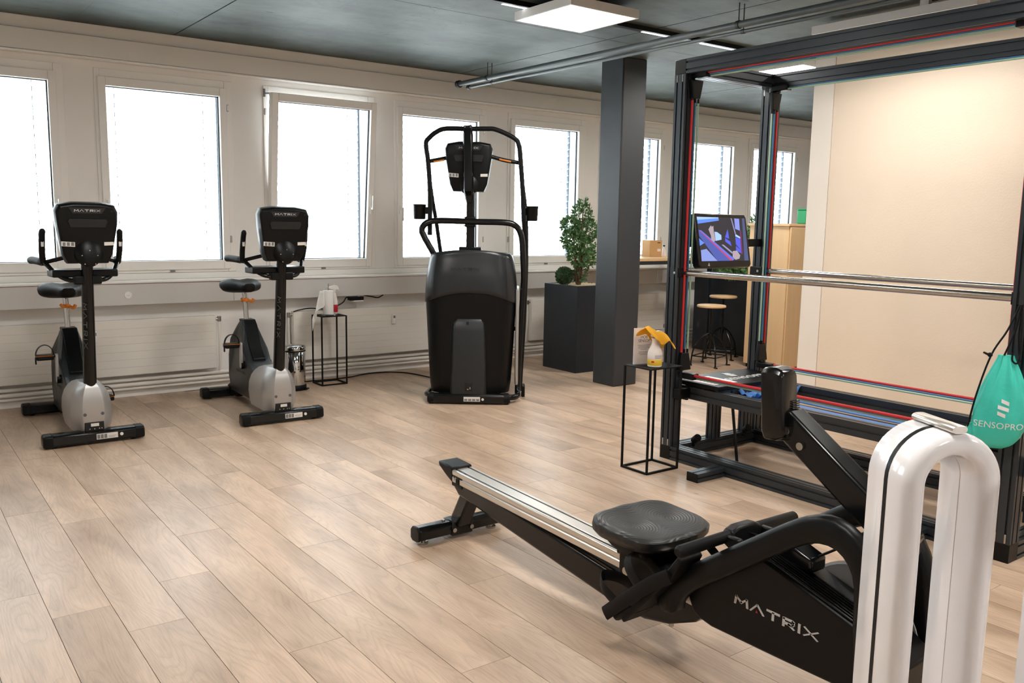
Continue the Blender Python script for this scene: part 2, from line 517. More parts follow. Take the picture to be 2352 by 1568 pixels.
def font_mesh(txt, size, depth=0.0015, fn=None, space=1.0):
    """text mesh lying in local x/y, centred; fn maps each vertex"""
    cu = bpy.data.curves.new('lettering', 'FONT')
    cu.body = txt; cu.size = size; cu.extrude = depth; cu.align_x = 'CENTER'; cu.align_y = 'CENTER'
    cu.space_character = space
    cu.resolution_u = 3
    o = bpy.data.objects.new('lettering', cu)
    COL.objects.link(o)
    dg = bpy.context.evaluated_depsgraph_get()
    me = bpy.data.meshes.new_from_object(o.evaluated_get(dg))
    bpy.data.objects.remove(o)
    bpy.data.curves.remove(cu)
    if fn:
        for v in me.vertices:
            v.co = fn(v.co)
    return me
def mesh_obj(name, me, m, parent=None):
    me.materials.clear(); me.materials.append(M[m])
    o = bpy.data.objects.new(name, me); COL.objects.link(o)
    if parent: o.parent = parent
    return o

def frame_m(org, xd, yd):
    """matrix taking local x,y,z to xd, yd, xd cross yd at org"""
    xd, yd = Vector(xd).normalized(), Vector(yd).normalized()
    zd = xd.cross(yd).normalized(); yd = zd.cross(xd)
    return Matrix(((xd.x, yd.x, zd.x, org[0]), (xd.y, yd.y, zd.y, org[1]), (xd.z, yd.z, zd.z, org[2]), (0, 0, 0, 1)))
# ------------------------------------------------------------------ room shell
WY = 7.86         # inner face of the window wall
CZ = 3.05         # ceiling
XL, XR, YF = -2.6, 12.6, -3.6
PX = 6.6         # cream partition
PE = 4.61         # its end towards the windows

# floor: every plank is a piece of its own over a dark bed
flo = tag(MB().box(XL, XR, YF, WY + 0.24, -0.12, -0.012).build('floor', 'joint'), 'light oak plank floor of the training room', kind='structure')
PW, PL = 0.2147, 1.40
pm = MB().box(-PW / 2 + 0.0011, PW / 2 - 0.0011, -PL / 2 + 0.0009, PL / 2 - 0.0009, -0.012, 0).mesh('plank', smooth=False)
pm.materials.append(M['plank'])
known = {-1: 3.881, 0: 3.592, 1: 3.313, 2: 3.716, 3: 4.224, 4: 3.167, 5: 3.75, 6: 3.301, 7: 2.95, 8: 3.62}
seen_cols = range(-6, 45)
rest = MB()
count = 0
cands = []
for k in seen_cols:
    xc = 0.479 + PW * (k + 0.5)
    if xc + PW / 2 > 9.9 or xc < -0.9: continue
    j0 = known.get(k, 3.0 + (k * 0.4731 * PL) % PL + random.uniform(-0.12, 0.12))
    y = j0 - PL * 3
    while y < WY:
        a, b = y, y + PL
        y += PL
        if b > WY - 0.001: b = WY - 0.001
        if b - a < 0.05 or a > WY: continue
        cands.append((xc, a, b))
def infront(xc, a, b):
    # near enough to the view cone to be told apart in the photograph
    best = 1e9
    for yy in (a, (a + b) / 2, b):
        p = Vector((xc, yy, 0)) - Vector((0, 0, CAM_H))
        d = p.dot(fw)
        if d < 0.3: continue
        u_, v_ = p.dot(rr) / d * F_PX, p.dot(uu) / d * F_PX
        if abs(u_) < 1260 and -900 < v_ < 900: best = min(best, d)
    return best
cands.sort(key=lambda c: infront(*c))
for xc, a, b in cands:
    if infront(xc, a, b) < 1e8 and count < 295:
        if abs((b - a) - PL) < 0.002:
            o = bpy.data.objects.new('plank', pm)
        else:
            m2 = MB().box(-PW / 2 + 0.0011, PW / 2 - 0.0011, -(b - a) / 2 + 0.0009, (b - a) / 2 - 0.0009, -0.012, 0).mesh('plank', smooth=False)
            m2.materials.append(M['plank'])
            o = bpy.data.objects.new('plank', m2)
        COL.objects.link(o); o.parent = flo; o.location = (xc, (a + b) / 2, 0)
        count += 1
    else:
        rest.box(xc - PW / 2 + 0.0011, xc + PW / 2 - 0.0011, a + 0.0009, b - 0.0009, -0.012, 0)
x_lo = min(c[0] for c in cands) - PW / 2
x_hi = max(c[0] for c in cands) + PW / 2
x = x_lo
while x > XL:
    rest.box(max(XL, x - PW) + 0.001, x - 0.001, YF, WY, -0.012, 0); x -= PW
x = x_hi
while x < XR:
    rest.box(x + 0.001, min(XR, x + PW) - 0.001, YF, WY, -0.012, 0); x += PW
ylo = min(c[1] for c in cands)
rest.box(x_lo, x_hi, YF, ylo - 1.4, -0.012, 0)
tag(rest.build('plank_remainder', 'plank', flo, smooth=False), kind='stuff')

# ceiling: slab with formwork panels whose joints are recessed
cei = tag(MB().box(XL, XR, YF, WY + 0.3, CZ + 0.012, CZ + 0.25).build('ceiling', 'col'), 'dark grey painted concrete ceiling with board marks', kind='structure')
xs = [-2.6, -0.65, 2.2, 5.05, 7.9, 10.75, 12.6]
ys = [-3.6, -1.46, 0.87, 3.2, 5.53, 7.86]
for i in range(len(xs) - 1):
    for j in range(len(ys) - 1):
        MB().box(xs[i] + 0.006, xs[i + 1] - 0.006, ys[j] + 0.003, ys[j + 1] - 0.003, CZ, CZ + 0.02).build('ceiling_panel', 'concrete', cei, smooth=False)

# window positions: pairs with a pier between
WINS = []
for n in range(-1, 4):
    WINS.append((1.575 + 2.757 * n, 'L'))
    if n < 3:
        WINS.append((2.985 + 2.757 * n, 'R'))
WINS = [q for q in WINS if -1.3 < q[0] < 11]
WINS.sort()
FW = 1.125
Z0, Z1 = 1.06, 2.73
wb = MB()
wb.box(XL, XR, WY, WY + 0.24, -0.012, Z0)
wb.box(XL, XR, WY, WY + 0.24, Z1, CZ)
edges = [XL] + [e for q in WINS for e in (q[0], q[0] + FW)] + [XR]
for i in range(0, len(edges), 2):
    wb.box(edges[i], edges[i + 1], WY, WY + 0.24, Z0, Z1)
tag(wb.build('wall_back', 'wall', smooth=False), 'white window wall with a row of windows', kind='structure')
tag(MB().box(XL - 0.2, XL, YF, WY, 0, CZ).build('wall_left', 'wall', smooth=False), kind='structure')
tag(MB().box(XL, XR, YF - 0.2, YF, 0, CZ).build('wall_front', 'wall', smooth=False), kind='structure')
tag(MB().box(XR, XR + 0.2, YF, WY, 0, CZ).build('wall_far_right', 'wall', smooth=False), kind='structure')
wr = empty('wall_right', (PX, PE, 0), label='cream textured partition wall behind the cable frame', kind='structure')
MB().box(0, 0.14, -0.195, 0, 0, CZ).build('end_board', 'cream2', wr, bevel=0.002)
MB().box(0.003, 0.14, YF - PE, -0.199, 0, CZ).build('wall_board', 'cream', wr, smooth=False)

# fascia above the windows: shallow box with a projecting lower lip
tr = empty('trim_1', (0, WY, 0), label='white stepped fascia running above the windows', kind='structure')
MB().box(XL, XR, -0.085, 0, 2.955, CZ - 0.001).build('upper_board', 'frame', tr, bevel=0.003)
MB().box(XL, XR, -0.105, 0, 2.795, 2.953).build('lower_board', 'frame', tr, bevel=0.004)
MB().box(XL, XR, -0.11, 0, 2.782, 2.793).build('lip', 'frame', tr, bevel=0.003)
# sill and cable trunking below
tr = empty('trim_2', (0, WY, 0), label='grey-white cable trunking and sill below the windows', kind='structure')
for a, b in ((XL, 2.62), (2.622, 5.3), (5.302, 8.0), (8.002, XR)):
    MB().box(a, b, -0.150, 0, 0.803, 0.982).build('trunking_cover', 'trunk', tr, bevel=0.004)
MB().box(XL, XR, -0.165, 0, 0.984, 1.006).build('sill_board', 'frame', tr, bevel=0.006)
MB().box(XL, XR, -0.022, 0, 1.006, 1.058).build('apron', 'frame', tr, bevel=0.003)
tag(MB().box(XL, XR, WY - 0.016, WY, 0, 0.06).build('baseboard_back', 'frame', bevel=0.004), 'white baseboard along the window wall', kind='structure')

# windows
slat_mesh = None
for wi, (x0, side) in enumerate(WINS):
    tilt = abs(x0 - 2.985) < 0.01
    wn = empty('window_%d' % (wi + 1), (x0, WY, 0), kind='structure')
    tag(wn, 'white window tilted open at the top behind the middle bike' if tilt else ('closed white casement window, %s in the row from the left' % ['just outside the picture', 'first', 'second', 'third', 'fourth', 'fifth', 'sixth', 'seventh', 'eighth', 'ninth'][wi]))
    # fixed frame
    fr = MB()
    yo, yi = 0.075, -0.012
    fr.box(0, 0.045, yi, yo, Z0, Z1).box(FW - 0.072, FW, yi, yo, Z0, Z1)
    fr.box(0.045, FW - 0.072, yi, yo, Z0, Z0 + 0.05).box(0.045, FW - 0.072, yi, yo, Z1 - 0.078, Z1)
    fr.build('frame', 'frame', wn, bevel=0.004)
    # sash, hinged on its lower edge
    sw = 0.06
    s0, s1 = 0.024, FW - 0.055
    h0, h1 = 1.085, 2.665
    sb = MB()
    H = h1 - h0
    sb.box(s0, s0 + sw, -0.034, 0.05, 0, H).box(s1 - sw, s1, -0.034, 0.05, 0, H)
    sb.box(s0 + sw, s1 - sw, -0.034, 0.05, 0, 0.078).box(s0 + sw, s1 - sw, -0.034, 0.05, H - 0.072, H)
    sash = sb.build('sash', 'frame', wn, bevel=0.005, loc=(0, 0, h0))
    if tilt:
        sash.rotation_euler = (rad(5.2), 0, 0)
    g = MB(); gx0, gx1, gz0, gz1 = s0 + sw, s1 - sw, 0.078, H - 0.072
    g.box(gx0 - 0.005, gx1 + 0.005, 0.012, 0.018, gz0 - 0.005, gz1 + 0.005)
    g.build('glass_pane', 'glass', sash, smooth=False)
    k = MB()
    for a in ((gx0, gx0 + 0.006, gz0, gz1), (gx1 - 0.009, gx1, gz0, gz1), (gx0, gx1, gz1 - 0.007, gz1), (gx0, gx1, gz0, gz0 + 0.005)):
        k.box(a[0], a[1], 0.008, 0.024, a[2], a[3])
    k.build('gasket', 'gasket', sash, smooth=False)
    hx = s0 + sw * 0.55 if side == 'L' else s1 - sw * 0.45
    hd = MB().box(hx - 0.014, hx + 0.014, -0.046, -0.034, 0.52, 0.60)
    hd.box(hx - 0.010, hx + 0.010, -0.075, -0.046, 0.565, 0.585)
    if tilt:
        hd.box(hx - 0.010, hx + 0.010, -0.085, -0.068, 0.565, 0.70)
    else:
        hd.box(hx - 0.010, hx + 0.010, -0.085, -0.068, 0.45, 0.585)
    hd.build('handle', 'frame', sash, bevel=0.004)
    hh = MB()
    xx = s1 + 0.012 if side == 'L' else s0 - 0.008
    for zz in (1.35, 2.50):
        hh.box(xx - 0.008, xx + 0.008, -0.026, -0.012, zz - 0.03, zz + 0.03)
    hh.build('hinge', 'silver', wn, bevel=0.004)
    MB().box(FW * 0.5 - 0.02, FW * 0.5 + 0.02, -0.028, -0.012, Z0 + 0.006, Z0 + 0.018).build('drain_cap', 'stickg', wn, bevel=0.003)
    if tilt:
        st = MB().box(0.0, 0.016, -0.03, -0.012, 2.63, 2.70).cyl((0.008, -0.03, 2.66), (0.06, -0.13, 2.655), 0.006)
        st.build('tilt_stay', 'stickg', wn)
    # outside venetian blind
    bl = MB().box(0.02, FW - 0.02, 0.17, 0.26, 2.68, 2.76).build('blind_head', 'slat', wn, bevel=0.004)
    for xx in (0.045, FW - 0.075):
        MB().box(xx, xx + 0.022, 0.205, 0.235, 1.02, 2.70).build('guide_rail', 'guide', bl, smooth=False)
    if slat_mesh is None:
        prof = [(-0.04, 0.004), (-0.032, 0.008), (-0.015, 0.002), (0.015, 0.002), (0.032, -0.004), (0.04, -0.002), (0.04, -0.004), (0.032, -0.006), (0.015, 0.0), (-0.015, 0.0), (-0.032, 0.006), (-0.04, 0.002)]
        slat_mesh = MB().prism(prof, 'x', 0.07, FW - 0.08).mesh('slat', smooth=False)
        slat_mesh.materials.append(M['slat'])
    z = 1.10
    while z < 2.66:
        so = bpy.data.objects.new('slat', slat_mesh); COL.objects.link(so); so.parent = bl
        so.location = (0, 0.22, z); so.rotation_euler = (rad(-14), 0, 0)
        z += 0.076
    lc = MB()
    for xx in (0.19, FW - 0.2):
        lc.cyl((xx, 0.18, 1.05), (xx, 0.18, 2.68), 0.0025, seg=6)
        lc.cyl((xx, 0.26, 1.05), (xx, 0.26, 2.68), 0.0025, seg=6)
    lc.build('ladder_cord', 'guide', bl)

# square column
tag(MB().box(5.64, 5.94, 5.95, 6.25, 0, CZ).build('column', 'col', bevel=0.012, bseg=3), 'dark grey square concrete column in the middle of the room', 'column')

# ------------------------------------------------------------------ ceiling lamps and pipes
def panel_lamp(x0, x1, y0, y1, label, name='panel_light'):
    t = empty(name, ((x0 + x1) / 2, (y0 + y1) / 2, CZ), label=label, cat='ceiling light', group='white ceiling panel lights')
    a, b = (x1 - x0) / 2, (y1 - y0) / 2
    f = MB()
    e = 0.018
    z0, z1 = -0.10, -0.042
    f.box(-a, -a + e, -b, b, z0, z1).box(a - e, a, -b, b, z0, z1).box(-a + e, a - e, -b, -b + e, z0, z1).box(-a + e, a - e, b - e, b, z0, z1)
    f.box(-a + e, a - e, -b + e, b - e, z1 - 0.02, z1)
    f.build('housing', 'lampbox', t, smooth=False)
    MB().box(-a + e, a - e, -b + e, b - e, z0 + 0.004, z0 + 0.012).build('diffuser', 'panel', t, smooth=False)
    for sx in (-1, 1):
        MB().box(sx * a * 0.5 - 0.02, sx * a * 0.5 + 0.02, -b * 0.45, -b * 0.45 + 0.06, z1, -0.001).build('mounting_bracket', 'lampbox', t, smooth=False)
    return t
panel_lamp(3.785, 4.40, 4.505, 5.12, 'square white ceiling panel light nearest, above the row of bikes')
panel_lamp(6.70, 7.31, 4.80, 5.41, 'square white ceiling panel light seen through the top of the cable frame')
panel_lamp(5.725, 5.89, 2.85, 4.05, 'long white ceiling panel light above the cable frame')
panel_lamp(0.90, 1.51, 4.1, 4.71, 'square white ceiling panel light above the left bike, out of frame')
panel_lamp(3.785, 4.40, 1.0, 1.61, 'square white ceiling panel light above the rower, out of frame')
panel_lamp(0.90, 1.51, 1.0, 1.61, 'square white ceiling panel light above the camera, out of frame')
panel_lamp(3.785, 4.40, -2.2, -1.59, 'square white ceiling panel light behind the camera to the right')
panel_lamp(0.90, 1.51, -2.2, -1.59, 'square white ceiling panel light behind the camera to the left')
panel_lamp(9.6, 10.21, 4.80, 5.41, 'square white ceiling panel light at the far end of the room')
t = empty('track_light', (0, 5.0, CZ), label='thin black ceiling track with white lit slots', cat='ceiling light')
MB().box(3.30, 6.60, -0.028, 0.028, -0.034, -0.001).build('track', 'blk', t, smooth=False)
for a, b in ((3.60, 3.90), (4.93, 5.30), (5.60, 6.08)):
    MB().box(a, b, 0.0, 0.022, -0.037, -0.033).build('lit_slot', 'led', t, smooth=False)
for nm, x, z, r, y1, lab in (('ceiling_pipe', 4.90, 2.905, 0.024, 7.56, 'thick grey painted pipe hung below the ceiling'),
                             ('ceiling_pipe', 4.952, 2.868, 0.014, 7.46, 'thin grey conduit running under the thick ceiling pipe')):
    t = empty(nm, (x, 0, 0), label=lab, cat='pipe')
    MB().cyl((0, y1, z), (0, YF, z), r, seg=16).build('pipe_run', 'pipe', t)
    MB().cyl((0, y1 + 0.01, z), (0, y1 - 0.03, z), r * 1.5, seg=16).build('end_cap', 'col', t)
    for yy in (7.05, 4.05, 1.05):
        MB().cyl((0, yy - 0.012, z), (0, yy + 0.012, z), r * 1.22, seg=14).cyl((0, yy, z), (0, yy, CZ), 0.004, seg=6).build('hanger', 'col', t)
# ------------------------------------------------------------------ radiators, pipes, cables
def radiator(x0, x1, label, meter, valve_left):
    t = empty('panel_radiator', (x0, WY - 0.03, 0), label=label, cat='radiator', group='flat panel radiators below the windows')
    L = x1 - x0
    z0, z1 = 0.20, 0.675
    MB().box(0, L, -0.075, -0.03, z0, z1).build('body', 'rad', t, bevel=0.006)
    n = 7
    hh = (z1 - z0 - 0.012) / n
    src = MB().box(0.006, L - 0.006, -0.082, -0.070, 0.0004, hh - 0.0004).build('convector_strip', 'rad', t, smooth=False, loc=(0, 0, z0 + 0.006))
    for i in range(1, n):
        share('convector_strip', src, t, (0, 0, z0 + 0.006 + i * hh))
    for xx in (0.15, L - 0.15):
        MB().box(xx, xx + 0.03, -0.032, 0.028, z1 - 0.12, z1 - 0.03).build('wall_bracket', 'frame', t)
    if meter is not None:
        mx = meter - x0
        mm = MB().box(mx - 0.02, mx + 0.02, -0.105, -0.082, 0.50, 0.60).build('heat_meter', 'frame', t, bevel=0.005)
        MB().box(mx - 0.011, mx + 0.011, -0.107, -0.104, 0.56, 0.585).build('display', 'stickg', mm, smooth=False)
    vx = -0.035 if valve_left else L + 0.035
    v = MB()
    s = 1 if valve_left else -1
    v.cyl((vx, -0.055, 0.64), (vx + s * 0.05, -0.055, 0.64), 0.012).cyl((vx, -0.055, 0.62), (vx, -0.055, 0.665), 0.018)
    v.build('valve', 'screw', t)
    MB().tube(crom([(vx, -0.055, 0.62), (vx, -0.055, 0.40), (vx, -0.045, 0.25), (vx, -0.03, 0.175)], 4), 0.011, 8).build('riser', 'rad', t)
    MB().box((-0.02 if not valve_left else L + 0.0), (0.0 if not valve_left else L + 0.02), -0.07, -0.045, 0.22, 0.27).build('bleed_plug', 'screw', t)
    return t
radiator(-1.2, 2.47, 'white panel radiator behind the left-hand bike', 1.468, False)
radiator(3.19, 5.35, 'white panel radiator behind the black wire stand', 4.257, True)
radiator(6.03, 8.2, 'white panel radiator beside the tall planter', None, True)
for z, y, r, lab in ((0.155, 0.05, 0.017, 'upper white heating pipe running along the wall'), (0.112, 0.058, 0.017, 'middle white heating pipe running along the wall'),
                     (0.075, 0.05, 0.012, 'lowest white heating pipe just above the baseboard')):
    tag(MB().cyl((XL, WY - y, z), (XR, WY - y, z), r, seg=12).build('heating_pipe', 'rad'), lab, 'pipe')
# round socket in the trunking, power strip and leads
so = empty('wall_socket', (1.734, WY - 0.15, 0.887), label='round white socket in the grey trunking', cat='socket')
MB().lathe([(0.030, 0), (0.030, 0.004), (0.024, 0.006), (0.022, 0.003), (0, 0.003)], ax='y', seg=24, mtx=Matrix.Scale(-1, 4, (0, 1, 0))).build('face_ring', 'frame', so)
hb = MB()
for dx, dz in ((-0.008, 0), (0.008, 0), (0, -0.007)):
    hb.cyl((dx, -0.0036, dz), (dx, -0.002, dz), 0.0022, seg=8)
hb.build('pin_holes', 'slot', so)
ps = empty('power_strip', (3.82, WY - 0.12, 0.758), label='dark power strip with white end below the trunking', cat='power strip')
MB().box(-0.06, 0.09, -0.03, 0.03, 0.0, 0.035).build('body', 'blk', ps, bevel=0.004)
MB().box(-0.02, 0.085, -0.034, 0.02, -0.014, 0.0).build('plug', 'frame', ps, bevel=0.004)
MB().box(0.03, 0.055, -0.02, 0.0, 0.035, 0.052).build('switch', 'frame', ps, bevel=0.003)
tag(MB().tube(crom([(3.19, 7.74, 0.675), (3.25, 7.74, 0.689), (3.36, 7.74, 0.70), (3.47, 7.74, 0.69), (3.60, 7.74, 0.70), (3.70, 7.745, 0.74), (3.735, 7.745, 0.785), (3.79, 7.745, 0.785)], 5), 0.006, 8).build('wall_cable', 'blk'),
    'black lead looping from the power strip behind the wire stand', 'cable')
tag(MB().tube(crom([(3.93, 7.76, 0.80), (4.02, 7.76, 0.785), (4.09, 7.76, 0.772), (4.15, 7.76, 0.798)], 5), 0.006, 8).build('wall_cable', 'blk'),
    'short black lead sagging below the trunking near the elliptical trainer', 'cable')
tag(MB().tube(crom([(3.10, 7.62, 0.006), (3.30, 7.70, 0.006), (3.55, 7.68, 0.006), (3.75, 7.70, 0.006), (3.93, 7.77, 0.006), (4.08, 7.78, 0.006), (4.25, 7.72, 0.006), (4.36, 7.55, 0.006), (4.42, 7.2, 0.006), (4.5, 6.75, 0.006)], 6), 0.006, 8).build('floor_cable', 'blk'),
    'black power cable lying on the floor behind the wire stand', 'cable')

# ------------------------------------------------------------------ console shared by the machines
def console(parent, m, wide=0.38, name='console'):
    """back shell in local x,z with its back towards -y; m places it"""
    h = 0.40
    a = wide / 2
    out = [(-a * 0.66, 0.0), (a * 0.66, 0.0), (a * 0.80, 0.06), (a * 0.97, 0.26), (a, 0.345), (a * 0.90, 0.385), (a * 0.45, h), (-a * 0.45, h), (-a * 0.90, 0.385), (-a, 0.345), (-a * 0.97, 0.26), (-a * 0.80, 0.06)]
    rings = []
    for y, s, dz in ((-0.055, 0.90, 0.006), (-0.045, 0.965, 0.002), (-0.02, 1.0, 0), (0.03, 1.0, 0), (0.04, 0.97, 0.004)):
        rings.append([(p[0] * s, y - (0.018 if (y < -0.03 and p[1] < 0.3) else 0.0) * 1.0, 0.2 + (p[1] - 0.2) * s + dz) for p in out])
    c = MB().loft(rings, mtx=m).build(name, 'blk', parent, bevel=0.004)
    yb = -0.0735
    # badge plate with the word
    pl = [(-a * 0.58, 0.372), (-a * 0.45, 0.335), (a * 0.45, 0.335), (a * 0.58, 0.372)]
    MB().prism(pl, 'y', -0.062, -0.050, mtx=m).build('badge_plate', 'grey_up', c, smooth=False)
    hgt = 0.019
    L = stroke_len('MATRIX') * hgt * 0.80
    w_ = strokes('MATRIX', (0, 0, 0), (1, 0, 0), (0, 0, 1), hgt * 0.8, t=0.2, depth=0.0015)
    wm = MB()
    for f in [0]:
        wm.add([(p[0] - L / 2, p[1] - 0.0625, p[2] + 0.346) for p in w_.v], w_.f, m)
    wm.build('lettering', 'white', c, smooth=False)
    # recessed speaker slot
    sl = [(-a * 0.62, 0.285), (-a * 0.55, 0.245), (a * 0.55, 0.245), (a * 0.62, 0.285), (a * 0.58, 0.30), (-a * 0.58, 0.30)]
    MB().prism(sl, 'y', -0.0745, -0.066, mtx=m).build('speaker_slot', 'slot', c, bevel=0.002)
    MB().prism([(-a * 0.84, 0.155), (-a * 0.42, 0.150), (-a * 0.42, 0.120), (-a * 0.84, 0.125)], 'y', yb - 0.0015, yb + 0.004, mtx=m).build('rating_sticker', 'sticker', c, smooth=False)
    MB().prism([(a * 0.50, 0.150), (a * 0.80, 0.152), (a * 0.80, 0.130), (a * 0.50, 0.128)], 'y', yb - 0.0015, yb + 0.004, mtx=m).build('serial_sticker', 'sticker', c, smooth=False)
    q = MB()
    for i in range(3):
        q.prism([(-a * (0.80 - 0.13 * i), 0.150), (-a * (0.71 - 0.13 * i), 0.149), (-a * (0.71 - 0.13 * i), 0.126), (-a * (0.80 - 0.13 * i), 0.127)], 'y', yb - 0.0025, yb, mtx=m)
    q.build('sticker_print', 'stickg', c, smooth=False)
    sc = MB()
    for sx in (-0.78, 0.78):
        sc.cyl((a * sx, -0.056, 0.35), (a * sx, -0.048, 0.35), 0.006, seg=10, mtx=m)
    sc.build('screw_hole', 'slot', c)
    return c

# ------------------------------------------------------------------ upright exercise bike (front towards -y)
def make_bike():
    t = empty('upright_exercise_bike')
    for nm, yy, hl in (('front_foot', 0.0, 0.318), ('rear_foot', 1.15, 0.30)):
        pr = [(-0.055, 0.022), (-0.048, 0.012), (0.048, 0.012), (0.055, 0.022), (0.05, 0.078), (0.03, 0.092), (-0.03, 0.092), (-0.05, 0.078)]
        f = MB().prism([(p[0] + yy, p[1]) for p in pr], 'x', -hl + 0.03, hl - 0.03).build(nm, 'blkg', t, bevel=0.004)
        for s in (-1, 1):
            rg = []
            for xx, k in ((hl - 0.06, 1.05), (hl - 0.012, 1.05), (hl - 0.003, 0.94), (hl, 0.8)):
                rg.append([(s * xx, yy + p[0] * k, 0.05 + (p[1] - 0.05) * k) for p in pr])
            MB().loft(rg).build('end_cap', 'blk', f, bevel=0.003)
            MB().cyl((s * (hl - 0.07), yy, 0.0), (s * (hl - 0.07), yy, 0.014), 0.02).build('leveller', 'blkm', f)
        if yy == 0:
            MB().box(0.005, 0.14, -0.0565, -0.05, 0.033, 0.070).build('rating_sticker', 'sticker', f, smooth=False)
            q = MB()
            for i in range(3):
                q.box(0.009 + i * 0.022, 0.027 + i * 0.022, -0.0575, -0.056, 0.037, 0.066)
            q.box(0.08, 0.13, -0.0575, -0.056, 0.05, 0.052).box(0.08, 0.12, -0.0575, -0.056, 0.042, 0.044)
            q.build('sticker_print', 'stickg', f, smooth=False)
            MB().cyl((0.165, -0.0565, 0.053), (0.165, -0.05, 0.053), 0.011).build('round_sticker', 'sticker', f)
    MB().prism([(0.95, 0.03), (1.2, 0.03), (1.2, 0.10), (1.1, 0.14), (0.95, 0.16)], 'x', -0.06, 0.06).build('rear_boom', 'blk', t, bevel=0.012)
    # body shell: side profile swept with rounded flanks
    prof = [(0.10, 0.085), (1.00, 0.085), (1.05, 0.20), (1.04, 0.40), (0.98, 0.55), (0.90, 0.665), (0.84, 0.70), (0.76, 0.705), (0.70, 0.66), (0.60, 0.50), (0.50, 0.40), (0.34, 0.34), (0.12, 0.30)]
    cy, cz = 0.62, 0.34
    rg = []
    for xx, k in ((-0.100, 0.90), (-0.088, 0.965), (-0.06, 1.0), (0.06, 1.0), (0.088, 0.965), (0.100, 0.90)):
        rg.append([(xx * (0.62 if p[1] > 0.6 else 1.0), cy + (p[0] - cy) * k, cz + (p[1] - cz) * k) for p in prof])
    b = MB().loft(rg).build('shroud', 'grey_sh', t, bevel=0.006)
    # dark inlay along the top edge
    MB().prism([(0.845, 0.713), (0.74, 0.713), (0.69, 0.67), (0.59, 0.505), (0.50, 0.42), (0.50, 0.395), (0.60, 0.48), (0.70, 0.64), (0.76, 0.69), (0.84, 0.69)], 'x', -0.052, 0.052).build('spine_inlay', 'blk', b, bevel=0.006)
    h = 0.023
    L = stroke_len('MATRIX') * h
    strokes('MATRIX', (-0.1005, 0.62 + L / 2 + 0.06, 0.285), (0, -1, 0), (0, 0, 1), h, depth=0.0015).build('lettering', 'lgrey', b, smooth=False)
    # silver front cowl
    rg = []
    for z, hw, y0, y1 in ((0.085, 0.122, -0.010, 0.36), (0.13, 0.131, -0.020, 0.37), (0.20, 0.136, -0.026, 0.375), (0.27, 0.132, -0.026, 0.37), (0.325, 0.119, -0.020, 0.35), (0.365, 0.100, -0.010, 0.32), (0.395, 0.078, 0.004, 0.28), (0.413, 0.056, 0.02, 0.22)):
        ring = []
        P_ = [(-hw, y1), (-hw, y0 + 0.13), (-hw * 0.97, y0 + 0.085), (-hw * 0.60, y0 + 0.010), (-hw * 0.50, y0), (hw * 0.50, y0), (hw * 0.60, y0 + 0.010), (hw * 0.97, y0 + 0.085), (hw, y0 + 0.13), (hw, y1)]
        rg.append([(p[0], p[1], z) for p in P_])
    c = MB().loft(rg).build('front_cowl', 'silver', t, ang=28)
    MB().box(-0.06, 0.062, -0.026, 0.02, 0.088, 0.150).build('port_panel', 'slot', c, bevel=0.004)
    MB().box(-0.022, 0.028, -0.0325, -0.028, 0.122, 0.142).build('port_sticker', 'sticker', c, smooth=False)
    pp = MB()
    for xx in (-0.03, 0.0, 0.03, 0.045):
        pp.cyl((xx, -0.033, 0.105), (xx, -0.028, 0.105), 0.004, seg=8)
    pp.build('ports', 'screw', c)
    for xx in (-0.055, 0.055):
        MB().cyl((xx, -0.029, 0.205), (xx, -0.012, 0.205), 0.011, seg=14).build('cover_plug', 'lgrey', c)
    # mast
    MB().tube([(0, 0.075, 0.30), (0, 0.05, 0.42), (0, -0.045, 1.18), (0, -0.055, 1.27)], [0.042, 0.042, 0.037, 0.036], 20, flat=1.25, up=(0, 1, 0)).build('mast', 'blkg', t)
    hm = 0.026
    strokes('MATRIX', (-0.0380, -0.0575, 0.965), (0, 0.125, -1), (0.8, -0.6, -0.075), hm, depth=0.0012, gap=0.8).build('mast_lettering', 'lgrey', t, smooth=False)
    # seat
    sp = MB().cyl((0, 0.80, 0.60), (0, 0.845, 0.925), 0.021, seg=16)
    sp.build('seat_post', 'chrome', t)
    lv = MB().cyl((0, 0.833, 0.852), (0, 0.837, 0.88), 0.030, seg=16)
    lv.tube(crom([(-0.022, 0.80, 0.868), (-0.034, 0.79, 0.872), (-0.045, 0.785, 0.885)], 4), 0.011, 8)
    lv.tube(crom([(0.02, 0.80, 0.864), (0.042, 0.785, 0.858), (0.055, 0.78, 0.88)], 4), 0.012, 8)
    lv.build('height_lever', 'orange', t)
    rg = []
    for y, hw, z0, z1 in ((-0.15, 0.022, 0.005, 0.045), (-0.145, 0.04, -0.01, 0.058), (-0.10, 0.052, -0.02, 0.062), (-0.04, 0.075, -0.025, 0.062), (0.03, 0.125, -0.03, 0.068), (0.08, 0.150, -0.035, 0.078), (0.125, 0.150, -0.02, 0.082), (0.15, 0.12, 0.0, 0.075), (0.156, 0.08, 0.02, 0.06)):
        ring = []
        for k in range(24):
            a = 2 * math.pi * k / 24
            c_, s_ = math.cos(a), math.sin(a)
            x_ = hw * 1.13 * math.copysign(abs(c_) ** 0.7, c_)
            zz = (z0 + z1) / 2 + (z1 - z0) / 2 * math.copysign(abs(s_) ** 0.7, s_)
            if s_ > 0:
                zz -= 0.012 * math.exp(-(x_ / 0.02) ** 2) * (1 if y > -0.12 else 0.3)
            ring.append((x_, 0.85 + y, 0.955 + zz))
        rg.append(ring)
    MB().loft(rg).build('saddle', 'blkm', t, ang=60)
    # cranks and pedals
    MB().cyl((-0.125, 0.60, 0.36), (0.125, 0.60, 0.36), 0.032, seg=20).build('crank_axle', 'blk', t)
